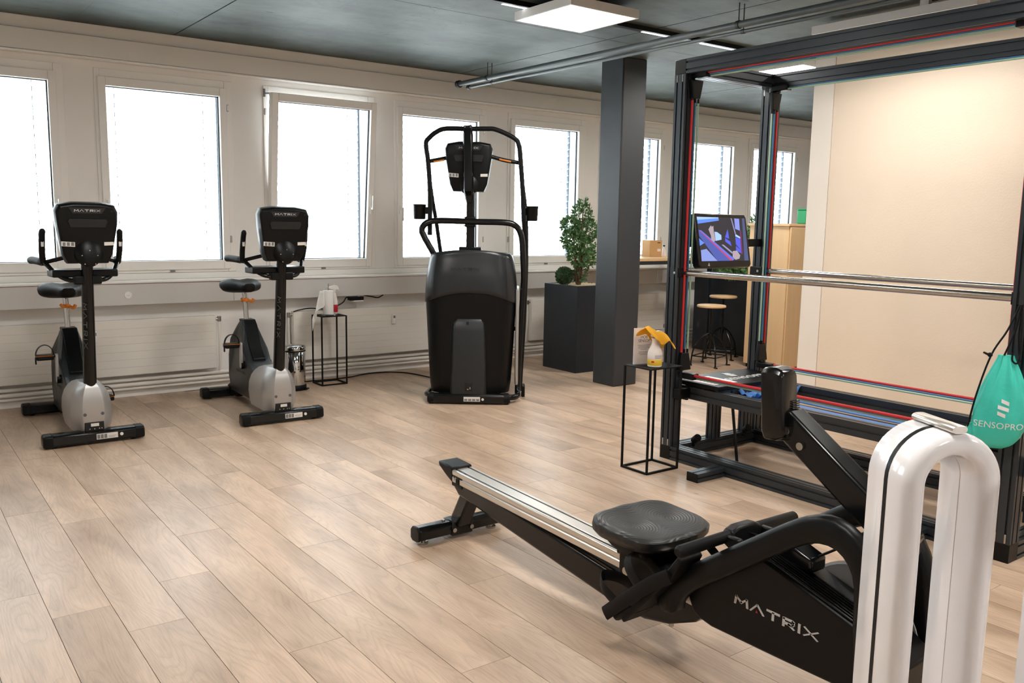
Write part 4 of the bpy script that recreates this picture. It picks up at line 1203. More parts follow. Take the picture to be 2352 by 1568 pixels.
# foot plates with straps
for s in (-1, 1):
    pl = MB().prism([(2.10, 0.165), (2.085, 0.15), (1.86, 0.40), (1.83, 0.46), (1.845, 0.475), (1.885, 0.42)], 'x', s * 0.155 - 0.055, s * 0.155 + 0.055).build('foot_plate', 'blkm', ro, bevel=0.006)
    hc = MB().prism([(2.17, 0.16), (2.13, 0.135), (2.03, 0.205), (2.09, 0.245)], 'x', s * 0.155 - 0.05, s * 0.155 + 0.05).build('heel_cup', 'blk', pl, bevel=0.01)
    xo = s * 0.155
    MB().tube(crom([(xo - 0.062, 1.87, 0.40), (xo - 0.066, 1.95, 0.345), (xo - 0.068, 2.08, 0.235), (xo - 0.064, 2.17, 0.155)], 6), 0.005, 8, flat=5.0, up=(0, 0.6, 0.8)).build('long_strap', 'blkm', pl)
    MB().tube(crom([(xo - 0.062, 1.99, 0.30), (xo - 0.052, 2.07, 0.36), (xo - 0.005, 2.11, 0.385), (xo + 0.045, 2.075, 0.36), (xo + 0.06, 2.0, 0.30)], 6), 0.0035, 8, flat=6, up=(0, 0.75, -0.6)).build('toe_strap', 'blkm', pl)
    MB().tube(crom([(xo - 0.066, 2.10, 0.215), (xo - 0.06, 2.19, 0.25), (xo - 0.01, 2.24, 0.262), (xo + 0.045, 2.20, 0.25), (xo + 0.06, 2.11, 0.215)], 6), 0.0035, 8, flat=6, up=(0, 0, 1)).build('heel_strap', 'blkm', pl)
MB().cyl((-0.02, 2.03, 0.11), (-0.02, 2.03, 0.128), 0.010, seg=12).build('drain_bolt', 'screw', ro)
# monitor arm and monitor
MB().loft([[(-h_, y_ - 0.024, z_ + 0.040), (h_, y_ - 0.024, z_ + 0.040), (h_, y_ + 0.024, z_ - 0.040), (-h_, y_ + 0.024, z_ - 0.040)] for y_, z_, h_ in ((1.605, 0.955, 0.040), (1.40, 0.815, 0.042), (1.24, 0.71, 0.045), (1.19, 0.66, 0.05))]).build('monitor_arm', 'blkg', ro, bevel=0.010)
for y_, z_ in ((1.575, 0.93), (1.525, 0.892)):
    b_ = MB().cyl((-0.050, y_, z_), (-0.038, y_, z_), 0.012, seg=14)
    b_.build('arm_bolt', 'screw', ro)
MB().box(-0.10, 0.10, 1.20, 1.30, 0.62, 0.70).build('arm_bridge', 'blk', ro, bevel=0.015)
mm = Matrix.Translation((-0.03, 1.625, 1.005)) @ Matrix.Rotation(rad(6), 4, 'Z') @ Matrix.Rotation(rad(-4), 4, 'X')
rg = []
for y_, k in ((-0.045, 0.80), (-0.038, 0.92), (-0.015, 1.0), (0.02, 1.0), (0.03, 0.95)):
    out = [(-0.040, -0.11), (0.036, -0.105), (0.046, -0.06), (0.050, 0.06), (0.047, 0.10), (0.036, 0.115), (-0.038, 0.115), (-0.050, 0.10), (-0.052, -0.08)]
    rg.append([(p[0] * k, y_, p[1] * k) for p in out])
mo = MB().loft(rg, mtx=mm).build('monitor', 'blkg', ro, bevel=0.006)
MB().box(-0.04, 0.04, 0.0305, 0.033, -0.08, 0.10, mtx=mm).build('display', 'slot', mo, smooth=False)
for i in range(6):
    MB().box(0.006, 0.046, -0.050, -0.03, -0.030 + i * 0.007, -0.026 + i * 0.007, mtx=mm).build('battery_rib', 'orange2' if False else 'blkg', mo, bevel=0.001)
MB().box(0.014, 0.044, -0.0495, -0.03, -0.062, -0.036, mtx=mm).build('barcode_sticker', 'sticker', mo, smooth=False)
MB().box(-0.012, 0.006, -0.0475, -0.035, -0.10, -0.075, mtx=mm).build('arrow_sticker', 'sticker', mo, smooth=False)
MB().prism([(1.56, 0.90), (1.63, 0.885), (1.66, 0.94), (1.60, 0.985)], 'x', -0.045, 0.045).build('monitor_hinge', 'blk', ro, bevel=0.01)
# front leg
MB().prism([(1.16, 0.06), (1.24, 0.06), (1.27, 0.30), (1.15, 0.30)], 'x', -0.08, 0.08).build('front_leg', 'blk', ro, bevel=0.012)
ff = MB().box(-0.32, 0.32, 1.15, 1.25, 0.012, 0.085).build('front_foot', 'blkg', ro, bevel=0.012)
for s in (-1, 1):
    MB().cyl((s * 0.26, 1.20, 0), (s * 0.26, 1.20, 0.02), 0.024).build('leveller', 'screw', ff)
    MB().cyl((s * 0.32, 1.13, 0.045), (s * 0.36, 1.13, 0.045), 0.042, seg=18).build('transport_wheel', 'blkm', ff)
MB().box(0.081, 0.084, 1.42, 1.54, 0.26, 0.36).build('caution_sticker', 'stickg', ro, smooth=False)
# ------------------------------------------------------------------ cable frame with springy straps
def prof(w_, h_, nw, nh, sl=0.011, dp=0.010):
    """section outline with nw slots in the w sides and nh slots in the h sides, centred"""
    a, b = w_ / 2, h_ / 2
    pts = []
    def side(p, q, n, inward):
        p, q = Vector((p[0], p[1])), Vector((q[0], q[1]))
        d = (q - p).normalized(); L = (q - p).length; i_ = Vector(inward)
        pts.append(tuple(p))
        for k in range(n):
            c_ = L * (k + 0.5) / n
            for t, e in ((-sl / 2, 0), (-sl / 2, dp), (sl / 2, dp), (sl / 2, 0)):
                pts.append(tuple(p + d * (c_ + t) + i_ * e))
    side((-a, -b), (a, -b), nw, (0, 1)); side((a, -b), (a, b), nh, (-1, 0)); side((a, b), (-a, b), nw, (0, -1)); side((-a, b), (-a, -b), nh, (1, 0))
    return pts
P2 = prof(0.09, 0.09, 2, 2)
P1 = prof(0.08, 0.08, 1, 2)
XA, XB = 4.235, 5.105          # near and far row of posts
YA, YB = 3.905, 1.765          # window end, near end
FH = 2.572
sp = empty('cable_training_frame', ((XA + XB) / 2, (YA + YB) / 2, 0), 0, 'large black aluminium training frame with elastic ropes and blue straps', 'training frame')
ox, oy = (XA + XB) / 2, (YA + YB) / 2
def W(*p):
    return (p[0] - ox, p[1] - oy, p[2])
def part(name, mb, m, parent=None, **k):
    mb.v = [W(*p) for p in mb.v]
    return mb.build(name, m, parent or sp, **k)
def prism_at(sec_, ax, c1, c2, a, b):
    return MB().prism([(p[0] + c1, p[1] + c2) for p in sec_], ax, a, b)
for x_ in (XA, XB):
    for y_ in (YA, YB):
        po = part('post', prism_at(P2, 'z', x_, y_, 0.09, FH - 0.09), 'alu_dark', smooth=False)
        part('corner_block', MB().box(x_ - 0.0455, x_ + 0.0455, y_ - 0.0455, y_ + 0.0455, FH - 0.09, FH), 'blk', po, bevel=0.003)
        part('corner_block', MB().box(x_ - 0.0455, x_ + 0.0455, y_ - 0.0455, y_ + 0.0455, 0.0, 0.09), 'blk', po, bevel=0.003)
        for zz in (0.115, FH - 0.115):
            part('slot_cap', MB().box(x_ - 0.0462, x_ - 0.04, y_ - 0.0265, y_ - 0.0185, zz - 0.022, zz + 0.022), 'screw', po, smooth=False)
            part('slot_cap', MB().box(x_ - 0.0462, x_ - 0.04, y_ + 0.0185, y_ + 0.0265, zz - 0.022, zz + 0.022), 'screw', po, smooth=False)
    part('top_beam', prism_at(P2, 'y', x_, FH - 0.045, YB + 0.0455, YA - 0.0455), 'alu_dark', smooth=False)
    part('base_beam', prism_at(P2, 'y', x_, 0.045, YB + 0.0455, YA - 0.0455), 'alu_dark', smooth=False)
for y_ in (YA, YB):
    part('top_cross_beam', prism_at(P2, 'x', y_, FH - 0.045, XA + 0.0455, XB - 0.0455), 'alu_dark', smooth=False)
    part('base_cross_beam', prism_at(P2, 'x', y_, 0.045, XA + 0.0455, XB - 0.0455), 'alu_dark', smooth=False)
# outrigger feet
for y_ in (3.44, 2.15):
    fo = part('outrigger', prism_at(prof(0.085, 0.055, 1, 1), 'x', y_, 0.0275, 3.945, XA - 0.0455), 'alu_dark', smooth=False)
    part('outrigger_cap', MB().box(3.938, 3.946, y_ - 0.043, y_ + 0.043, 0.0, 0.055), 'blk', fo, bevel=0.002)
# raised side beams, brackets and supports
SX0, SX1 = 4.335, 5.02
for x_ in (SX0, SX1):
    part('strap_beam', prism_at(prof(0.07, 0.08, 1, 1), 'y', x_, 0.448, YB + 0.05, YA - 0.02), 'alu_dark', smooth=False)
for x_, s in ((XA, 1), (XB, -1)):
    for y_ in (YA, YB):
        br = part('beam_bracket', MB().box(min(x_ + s * 0.046, x_ + s * 0.066), max(x_ + s * 0.046, x_ + s * 0.066), y_ - 0.09, y_ + 0.02, 0.40, 0.495), 'blk', bevel=0.004)
        for dz in (0.42, 0.475):
            part('bracket_bolt', MB().cyl((x_ - s * 0.0 + s * 0.05, y_ - 0.091, dz), (x_ + s * 0.055, y_ - 0.098, dz), 0.008, seg=10), 'screw', br)
part('clamp_block', MB().box(4.195, 4.30, 3.80, 3.86, 0.415, 0.485), 'blk', bevel=0.006)
for x_ in (4.62, 4.98):
    part('platform_leg', prism_at(prof(0.07, 0.07, 2, 2, 0.008), 'z', x_, 3.865 if x_ < 4.8 else 3.88, 0.09, 0.47), 'alu_dark', smooth=False)
    part('platform_leg', prism_at(prof(0.07, 0.07, 2, 2, 0.008), 'z', x_, 1.80, 0.09, 0.47), 'alu_dark', smooth=False)
part('strut_rod', MB().cyl((4.44, 3.58, 0.49), (4.44, 3.50, 0.0), 0.010, seg=10).cyl((4.44, 3.50, 0.0), (4.44, 3.50, 0.02), 0.018, seg=12), 'blk')
for x_ in (4.42, 4.95):
    k_ = part('adjuster_knob', MB().cyl((x_, YA - 0.05, 0.10), (x_ - 0.02, YA - 0.10, 0.135), 0.026, seg=18), 'blkm', bevel=0.004)
    part('adjuster_tail', MB().cyl((x_, YA - 0.045, 0.06), (x_, YA - 0.045, 0.11), 0.012, seg=12), 'blk', k_)
# cover plates at both ends, the far one with print and a paper sheet
cp = part('end_cover', MB().box(4.30, 5.06, 3.57, 3.96, 0.495, 0.525), 'blk', bevel=0.006)
part('end_cover', MB().box(4.30, 5.06, 1.72, 1.95, 0.495, 0.525), 'blk', bevel=0.006)
part('cover_lip', MB().box(4.31, 5.05, 3.575, 3.60, 0.455, 0.495), 'alu_dark', cp, smooth=False)
part('paper_sheet', MB().box(4.33, 4.56, 3.63, 3.88, 0.5255, 0.5265), 'pap2', cp, smooth=False)
q = MB()
for i in range(7):
    q.box(4.36, 4.53 - 0.02 * (i % 3), 3.655 + i * 0.03, 3.662 + i * 0.03, 0.5266, 0.5270)
part('sheet_print', q, 'stickg', cp, smooth=False)
def emblem(mb, org, xd, yd, s):
    xd, yd = Vector(xd).normalized(), Vector(yd).normalized(); nd = xd.cross(yd)
    for k, (x0, wid) in enumerate(((0.25, 0.70), (0.0, 0.95), (0.0, 0.70))):
        y0 = (2 - k) * 0.52
        pts = [(x0, y0 + 0.05), (x0 + wid, y0 - 0.12), (x0 + wid, y0 + 0.2), (x0, y0 + 0.42)]
        vs_ = [Vector(org) + xd * (p[0] * s) + yd * (p[1] * s) + nd * z for z in (0, 0.0015) for p in pts]
        mb.add(vs_, [(3, 2, 1, 0), (4, 5, 6, 7), (0, 1, 5, 4), (1, 2, 6, 5), (2, 3, 7, 6), (3, 0, 4, 7)])
    return mb
part('emblem', emblem(MB(), (4.70, 3.79, 0.5255), (1, 0, 0), (0, 1, 0), 0.075), 'white', cp, smooth=False)
me = font_mesh('SENSOPRO', 0.085, 0.0008, lambda c: Vector(W(4.80 + c.x * 1.1, 3.72 + c.y, 0.526 + c.z)), 1.05)
mesh_obj('cover_lettering', me, 'white', cp)
# two blue straps on black webbing
for x_ in (4.555, 4.79):
    st = part('elastic_strap', MB().grid(lambda u_, v_, x_=x_: (x_ - 0.075 + 0.15 * u_, 3.60 - 1.68 * v_, 0.445 - 0.012 * math.sin(math.pi * v_) + 0.004 * math.sin(9 * u_)), 8, 12), 'bluestrap', solid=0.006)
    part('strap_webbing', MB().box(x_ + 0.085, x_ + 0.115, 1.92, 3.60, 0.430, 0.436), 'blkm', st)
def crumple(u_, v_):
    x_ = 4.50 + 0.50 * u_; y_ = 3.44 + 0.15 * v_
    return (x_, y_, 0.462 + 0.022 * math.sin(17 * u_ + 5 * v_) * math.cos(11 * v_ + 3 * u_) + 0.010 * math.sin(41 * u_))
part('strap_sleeve', MB().grid(crumple, 40, 14), 'bluestrap', solid=0.004)
# stainless hand rails with brackets
for x_, z_ in ((XA + 0.005, 1.238), (XB - 0.02, 1.232)):
    ra = part('hand_rail', MB().cyl((x_ + 0.012, YB + 0.046, z_), (x_ + 0.012, YA - 0.046, z_), 0.0195, seg=20), 'steel')
    for y_, s in ((YA, 1), (YB, -1)):
        part('rail_bracket', MB().box(x_ - 0.048, x_ + 0.042, y_ - 0.055 if s > 0 else y_ - 0.05, y_ + 0.05 if s > 0 else y_ + 0.055, z_ - 0.03, z_ + 0.03), 'blk', ra, bevel=0.005)
        part('bracket_bolt', MB().cyl((x_ - 0.052, y_ - 0.02, z_), (x_ - 0.046, y_ - 0.02, z_), 0.009, seg=10), 'screw', ra)
# ropes and pulley carriers
def carrier(x_, y_, z_, s, up, nm='pulley_carrier'):
    c_ = part(nm, MB().loft([[(x_ + p[0] * k, y_ - s * 0.062 + p[1] * k, z_ + dz) for p in ((-0.045, -0.016), (0.045, -0.016), (0.045, 0.016), (-0.045, 0.016))] for dz, k in ((0.0, 1.15), (-up * 0.05, 1.0), (-up * 0.115, 0.75))]), 'blk', bevel=0.005)
    part('carrier_arm', MB().box(x_ - 0.03, x_ + 0.03, min(y_ - s * 0.045, y_ - s * 0.17), max(y_ - s * 0.045, y_ - s * 0.17), z_ - 0.022 + up * 0.03, z_ + 0.018 + up * 0.03), 'blk', c_, bevel=0.006)
    for k in (-1, 0, 1):
        part('rope_ferrule', MB().cyl((x_ + k * 0.028, y_ - s * 0.062, z_ - up * 0.11), (x_ + k * 0.028, y_ - s * 0.062, z_ - up * 0.14), 0.007, seg=10), 'blk', c_)
    return c_
ROPES = (('red', -1, 'red elastic rope'), ('blue', 0, 'blue elastic rope'), ('mint', 1, 'pale green elastic rope'))
for x_, s0 in ((XA + 0.035, 1), (XB - 0.035, -1)):
    for y_, s in ((YA, 1), (YB, -1)):
        if s > 0 or s0 > 0:
            carrier(x_, y_, FH - 0.125, s, 1)
            carrier(x_, y_, 0.60, s, -1)
    for cname, k, lab in ROPES:
        kk = k * s0
        for y_, s in ((YA, 1), (YB, -1)):
            r_ = part('elastic_rope', MB().cyl((x_ + kk * 0.028, y_ - s * 0.062, 0.72), (x_ + kk * 0.028, y_ - s * 0.062, FH - 0.25), 0.0075 if k == -1 else 0.006, seg=8), cname)
            r_['label'] = lab
        for z_ in (FH - 0.098, 0.566):
            up_ = 1 if z_ > 1 else -1
            r_ = part('elastic_rope', MB().cyl((x_ + 0.012 * kk, YA - 0.16, z_ - 0.011 * k), (x_ + 0.012 * kk, YB + 0.16, z_ - 0.011 * k), 0.0085 if k == -1 else 0.006, seg=8), cname)
            r_['label'] = lab
# screen on its cross bar
part('screen_bar', MB().box(XA + 0.046, XB - 0.046, 3.885, 3.925, 1.402, 1.455), 'blk', bevel=0.004)
sm_ = Matrix.Translation(W(4.576, 3.80, 1.268)) @ Matrix.Rotation(rad(-11.5), 4, 'X') @ Matrix.Rotation(rad(1.5), 4, 'Z')
# rotate so that the top leans back towards +y
mon = MB().prism([(-0.27, 0.02), (-0.255, 0.0), (0.255, 0.0), (0.27, 0.02), (0.27, 0.335), (0.255, 0.357), (-0.255, 0.357), (-0.27, 0.335)], 'y', -0.015, 0.04, mtx=sm_).build('screen', 'blkg', sp, bevel=0.006)
MB().box(-0.245, 0.245, -0.0165, -0.014, 0.043, 0.333, mtx=sm_).build('screen_picture', 'slot', mon, smooth=False)
MB().prism([(-0.03, 0.10), (0.03, 0.10), (0.05, 0.22), (-0.05, 0.22)], 'y', 0.04, 0.085, mtx=sm_).build('screen_mount', 'blk', mon)
MB().prism([(-0.185, 0.012), (-0.165, 0.010), (-0.17, 0.034)], 'y', -0.0165, -0.014, mtx=sm_).build('screen_logo', 'letter', mon, smooth=False)
# ------------------------------------------------------------------ picture on the frame's screen (flat shapes that give off the screen's light)
def emi(name, r, g, b, s=0.9):
    if name not in MATS:
        MATS[name] = emissive(name, lin(r, g, b), s)
    return MATS[name]
PIC = [
    ('picture_ground', (66, 62, 64), [(0, 0), (1, 0), (1, 1), (0, 1)]),
    ('picture_blue', (105, 145, 250), [(0.0, 1.0), (0.446, 1.0), (0.448, 0.927), (0.006, 0.843)]),
    ('picture_pale', (170, 200, 252), [(0.0, 1.0), (0.446, 1.0), (0.443, 0.98), (0.0, 0.93)]),
    ('picture_blue', (105, 145, 250), [(0.0, 0.516), (0.099, 0.409), (0.0, 0.345)]),
    ('picture_carpet', (140, 155, 220), [(0.011, 0.247), (0.129, 0.275), (0.329, 0.0), (0.004, 0.0)]),
    ('picture_rail', (88, 98, 172), [(0.008, 0.713), (0.097, 0.626), (0.674, 0.057), (0.609, 0.0), (0.329, 0.0), (0.099, 0.409), (0.008, 0.57)]),
    ('picture_edge', (105, 120, 225), [(0.014, 0.695), (0.058, 0.697), (0.696, 0.038), (0.642, 0.0)]),
    ('picture_red', (190, 80, 120), [(0.024, 0.687), (0.048, 0.678), (0.652, 0.011), (0.601, 0.002)]),
    ('picture_pale', (170, 200, 252), [(0.329, 0.668), (0.385, 0.66), (0.465, 0.589), (0.46, 0.488), (0.334, 0.458)]),
    ('picture_blue2', (95, 100, 225), [(0.613, 0.735), (0.625, 0.509), (0.54, 0.544)]),
    ('picture_blue2', (95, 100, 225), [(0.538, 0.526), (0.641, 0.445), (0.66, 0.334), (0.535, 0.443)]),
    ('picture_window', (140, 150, 225), [(0.781, 0.986), (0.885, 0.981), (0.876, 0.701), (0.776, 0.744)]),
    ('picture_pale', (170, 200, 252), [(0.769, 0.623), (0.874, 0.551), (0.877, 0.505), (0.762, 0.568)]),
    ('picture_blue2', (95, 100, 225), [(0.76, 0.549), (0.875, 0.495), (0.874, 0.346), (0.86, 0.234), (0.756, 0.382)]),
    ('picture_blue2', (95, 100, 225), [(0.751, 0.345), (0.86, 0.234), (0.852, 0.169), (0.745, 0.233)]),
    ('picture_grey', (88, 94, 130), [(0.951, 0.993), (1.0, 1.0), (1.0, 0.0), (0.905, 0.0)]),
    ('picture_red2', (120, 62, 100), [(0.87, 0.70), (0.90, 0.70), (0.88, 0.15), (0.85, 0.15)]),
    ('picture_pale2', (150, 150, 190), [(0.701, 0.988), (0.721, 0.988), (0.779, 0.633), (0.76, 0.614)]),
    ('picture_pale2', (150, 150, 190), [(0.444, 0.369), (0.486, 0.374), (0.667, 0.196), (0.654, 0.159)]),
    ('picture_foot', (176, 160, 168), [(0.207, 0.719), (0.25, 0.79), (0.268, 0.811), (0.28, 0.775), (0.315, 0.804), (0.313, 0.667), (0.327, 0.467), (0.289, 0.43), (0.24, 0.484), (0.244, 0.575)]),
    ('picture_foot', (176, 160, 168), [(0.67, 0.223), (0.762, 0.233), (0.822, 0.122), (0.796, 0.047), (0.71, 0.02), (0.653, 0.085)]),
]
scp = [o for o in sp.children if o.name.startswith('screen') and not o.name.startswith('screen_')][0]
for i, (nm, rgb, pts) in enumerate(PIC):
    yy = -0.0166 - 0.00012 * i
    pl = MB().add([(-0.245 + 0.49 * u_, yy, 0.043 + 0.29 * v_) for u_, v_ in pts], [list(range(len(pts)))], sm_)
    pl.build('picture_patch', emi(nm, *rgb), scp, smooth=False)

# ------------------------------------------------------------------ white arch towers in the right foreground
def arch_tower(az, d, label):
    az = rad(az); ph = rad(37)
    v_ = V(math.sin(az), math.cos(az), 0); s_ = V(math.cos(az), -math.sin(az), 0)
    n_ = -math.cos(ph) * v_ + math.sin(ph) * s_
    e_ = math.sin(ph) * v_ + math.cos(ph) * s_
    t = empty('arch_tower', v_ * d, math.atan2(e_.y, e_.x), label, 'air tower', 'white arch towers')
    L, tk, D, H = 0.19, 0.042, 0.122, 1.20     # local x = e, local -y = n
    def path(off, n=22, z0=0.03):
        rad_ = L / 2 - off
        P = [(-rad_, z0)] + [(-rad_, z0 + (H - L / 2 - z0) * k / 4) for k in range(1, 4)]
        P += [(-rad_ * math.cos(math.pi * k / n), H - L / 2 + rad_ * math.sin(math.pi * k / n)) for k in range(n + 1)]
        P += [(rad_, z0 + (H - L / 2 - z0) * k / 4) for k in range(3, 0, -1)] + [(rad_, z0)]
        return P
    def band(sec, z0=0.03):
        # sec: list of (offset inward from the outer face, depth y)
        paths = [path(o_, z0=z0) for o_, _ in sec]
        return MB().loft([[(paths[k][i][0], sec[k][1], paths[k][i][1]) for k in range(len(sec))] for i in range(len(paths[0]))])
    sec = []
    hd = D / 2; rf = 0.019
    for cx, cy, a0 in ((rf, -hd + rf, 180), (tk - rf, -hd + rf, 270)):
        for k in range(6):
            a = rad(a0 + 18 * k)
            sec.append((cx + rf * math.cos(a), cy + rf * math.sin(a)))
    sec += [(tk, hd - 0.006), (tk - 0.006, hd), (0.006, hd), (0, hd - 0.006)]
    band(sec).build('shell', 'tower', t, ang=50)
    band([(-0.0006, -0.004), (-0.0006, 0.006), (0.002, 0.006), (0.002, -0.004)]).build('black_stripe', 'blk', t, ang=60)
    band([(tk + 0.0004, 0.000), (tk + 0.0004, 0.0015), (tk - 0.002, 0.0015), (tk - 0.002, 0.0)]).build('inner_seam', 'trunk', t, ang=60)
    # rounded silver bar across the top
    rg = []
    for y_, k in ((-0.057, 0.9), (-0.055, 1.0), (0.055, 1.0), (0.057, 0.9)):
        rg.append([(0.016 * k * math.copysign(abs(math.cos(a)) ** 0.7, math.cos(a)), y_, H + 0.006 + 0.0075 * k * math.sin(a)) for a in [2 * math.pi * q_ / 20 for q_ in range(20)]])
    MB().loft(rg).build('top_bar', 'alu', t, ang=50)
    MB().loft([[(p[0] * k, p[1] * k, z) for p in ((-0.12, -0.08), (0.12, -0.08), (0.12, 0.08), (-0.12, 0.08))] for z, k in ((0.0, 1.0), (0.022, 1.0), (0.032, 0.94))]).build('base_plate', 'tower', t, bevel=0.01)
    return t
arch_tower(63.4, 1.70, 'glossy white arch-shaped tower with black stripe in the right foreground')
arch_tower(72.5, 1.62, 'white arch-shaped tower cut off by the right picture edge')

# ------------------------------------------------------------------ wire stands and what is on them
def wire_stand(x0, x1, y0, y1, h_, label):
    t = empty('wire_stand', ((x0 + x1) / 2, (y0 + y1) / 2, 0), 0, label, 'side table', 'black wire plant stands')
    a, b = (x1 - x0) / 2, (y1 - y0) / 2
    r_ = 0.0065
    MB().box(-a, a, -b, b, h_ - 0.008, h_).build('top_plate', 'blkm', t, bevel=0.002)
    src = MB().box(-r_, r_, -r_, r_, 0.0, h_ - 0.008).build('leg', 'blkm', t, bevel=0.0015, bseg=1, loc=(-a + r_, -b + r_, 0))
    for sx_, sy_ in ((1, -1), (1, 1), (-1, 1)):
        share('leg', src, t, (sx_ * (a - r_), sy_ * (b - r_), 0))
    for sy_ in (-1, 1):
        MB().box(-a + 2 * r_, a - 2 * r_, sy_ * (b - r_) - r_, sy_ * (b - r_) + r_, 0, 2 * r_).build('floor_rod', 'blkm', t, smooth=False)
        MB().box(sy_ * (a - r_) - r_, sy_ * (a - r_) + r_, -b + 2 * r_, b - 2 * r_, 0, 2 * r_).build('floor_rod', 'blkm', t, smooth=False)
    return t
wire_stand(3.80, 4.085, 3.685, 3.92, 0.667, 'black wire stand with the spray bottle and yellow cloth')
wire_stand(3.325, 3.585, 7.415, 7.635, 0.652, 'black wire stand with the paper towel roll by the radiator')

# spray bottle hidden under a yellow cloth
sb = empty('spray_bottle', (3.905, 3.755, 0.667), 0, 'white spray bottle with yellow label under a yellow cloth', 'spray bottle')
MB().lathe([(0, 0), (0.040, 0), (0.045, 0.004), (0.045, 0.085), (0.042, 0.10), (0.030, 0.125), (0.022, 0.145), (0.021, 0.165), (0.026, 0.178), (0.018, 0.182), (0, 0.182)], seg=28).build('body', 'bottle', sb, ang=50)
MB().lathe([(0.0452, 0.012), (0.0458, 0.013), (0.0458, 0.048), (0.0452, 0.049)], seg=28).build('yellow_label', 'ylabel', sb)
MB().lathe([(0.0452, 0.049), (0.0457, 0.05), (0.0457, 0.082), (0.0452, 0.083)], seg=28).build('white_label', 'pap2', sb)
q = MB()
for i in range(4):
    q.grid(lambda u_, v_, i=i: (0.0461 * math.cos(rad(225 + 70 * u_)), 0.0461 * math.sin(rad(225 + 70 * u_)), 0.056 + 0.006 * i + 0.0025 * v_), 8, 1)
q.build('label_print', 'stickg', sb)
MB().grid(lambda u_, v_: (0.0462 * math.cos(rad(198 + 22 * u_)), 0.0462 * math.sin(rad(198 + 22 * u_)), 0.030 + 0.011 * v_), 5, 1).build('red_flash', 'rlabel', sb)
MB().loft([[(x_, -w_, 0.182 + a_), (x_, w_, 0.182 + a_), (x_, w_ * 0.8, 0.182 + b_), (x_, -w_ * 0.8, 0.182 + b_)] for x_, w_, a_, b_ in ((-0.035, 0.010, 0.008, 0.03), (0.0, 0.014, 0.0, 0.042), (0.03, 0.012, 0.008, 0.044), (0.05, 0.009, 0.02, 0.04))]).build('spray_head', 'bottle', sb, bevel=0.003)
MB().prism([(0.03, 0.18), (0.042, 0.18), (0.035, 0.145), (0.028, 0.15)], 'y', -0.006, 0.006).build('trigger', 'bottle', sb, bevel=0.002)
def cloth(u_, v_):
    # draped over the spray head, a folded flap hanging towards the camera and a curled right end
    x_ = -0.078 + 0.215 * u_
    s = (v_ - 0.5) * 2
    ridge = 0.070 - 0.095 * max(0, u_ - 0.15) - 0.10 * max(0, 0.12 - u_)
    ridge += 0.006 * math.sin(10 * u_ + 1.2)
    wid = 0.066 + 0.008 * math.sin(7 * u_)
    flap = 0.050 * math.exp(-((u_ - 0.30) / 0.16) ** 2) if s < 0 else 0.0
    drop = (0.050 + flap + 0.008 * math.sin(13 * u_ + 0.6)) * abs(s) ** 1.5
    curl = 0.018 * max(0, u_ - 0.8) / 0.2 * math.sin(3.5 * s)
    tip = 0.009 * math.sin(15 * u_ + 3.0 * s) * abs(s)
    return (x_ + 0.010 * math.sin(5 * s + 4 * u_), s * wid + 0.010 * math.sin(9 * u_ + 2 * s), 0.182 + ridge - drop + tip + curl)
cl_ = MB().grid(cloth, 34, 22).build('cleaning_cloth', 'yellow', solid=0.005, ang=80, sub=1)
cl_.location = (3.895, 3.755, 0.667)
tag(cl_, 'yellow microfibre cloth draped over the spray bottle', 'cloth')
# acrylic sign holder
sg = empty('sign_holder', (3.865, 3.868, 0.667), rad(-12), 'white notice in an acrylic holder on the wire stand', 'sign')
MB().box(-0.035, 0.105, -0.04, 0.03, 0.0, 0.003).build('acrylic_foot', 'glass', sg, smooth=False)
MB().box(-0.030, 0.10, -0.002, 0.002, 0.003, 0.232).build('notice_sheet', 'pap2', sg, smooth=False)
for txt, zz, sz in (('HOB', 0.173, 0.026), ('SENSOP', 0.150, 0.026)):
    me = font_mesh(txt, sz, 0.0003, lambda c, zz=zz: Vector((0.045 + c.x * 0.95, -0.0026, zz + c.y)), 1.0)
    mesh_obj('notice_heading', me, 'ldark', sg)
q = MB()
for i, w_ in enumerate((0.09, 0.08, 0.086, 0.05, 0, 0.07, 0.08, 0.06)):
    if w_:
        q.box(0.045 - w_ / 2, 0.045 + w_ / 2, -0.0026, -0.0018, 0.121 - i * 0.0085, 0.1235 - i * 0.0085)
q.build('notice_text', 'stickg', sg, smooth=False)

# paper towel on its holder, and a second spray bottle
pt = empty('paper_towel_holder', (3.435, 7.50, 0.652), 0, 'steel holder carrying the white paper towel roll', 'paper towel holder')
MB().lathe([(0, 0), (0.068, 0), (0.070, 0.004), (0.066, 0.009), (0, 0.011)], seg=28).build('foot_disc', 'chrome', pt)
MB().cyl((0, 0, 0.008), (0, 0, 0.295), 0.005, seg=10).build('centre_rod', 'chrome', pt)
pr_ = empty('paper_towel_roll', (3.435, 7.50, 0.664), 0, 'white paper towel roll with a loose sheet hanging down', 'paper towel')
MB().lathe([(0.013, 0), (0.048, 0), (0.0485, 0.002), (0.0485, 0.218), (0.048, 0.22), (0.013, 0.22)], seg=32).build('roll', 'paper', pr_, ang=50)
def sheet(u_, v_):
    lo, hi = -0.047, -0.047 - 0.115 * (0.25 + 0.9 * v_)
    if v_ > 0.55:
        k = min(1, (v_ - 0.55) / 0.12)
        lo = lo + (-0.125 - lo) * k
        hi = hi + (-0.165 - hi) * k * (0.6 + 0.4 * v_)
    x_ = lo + (hi - lo) * u_
    y_ = -0.014 - 0.012 * math.sin(5 * u_ + 3 * v_) + 0.02 * u_
    z_ = 0.218 - (0.26 + 0.11 * u_) * v_
    return (x_, y_, z_)
MB().grid(sheet, 10, 14).build('loose_sheet', 'paper', pr_, solid=0.0015, ang=80)
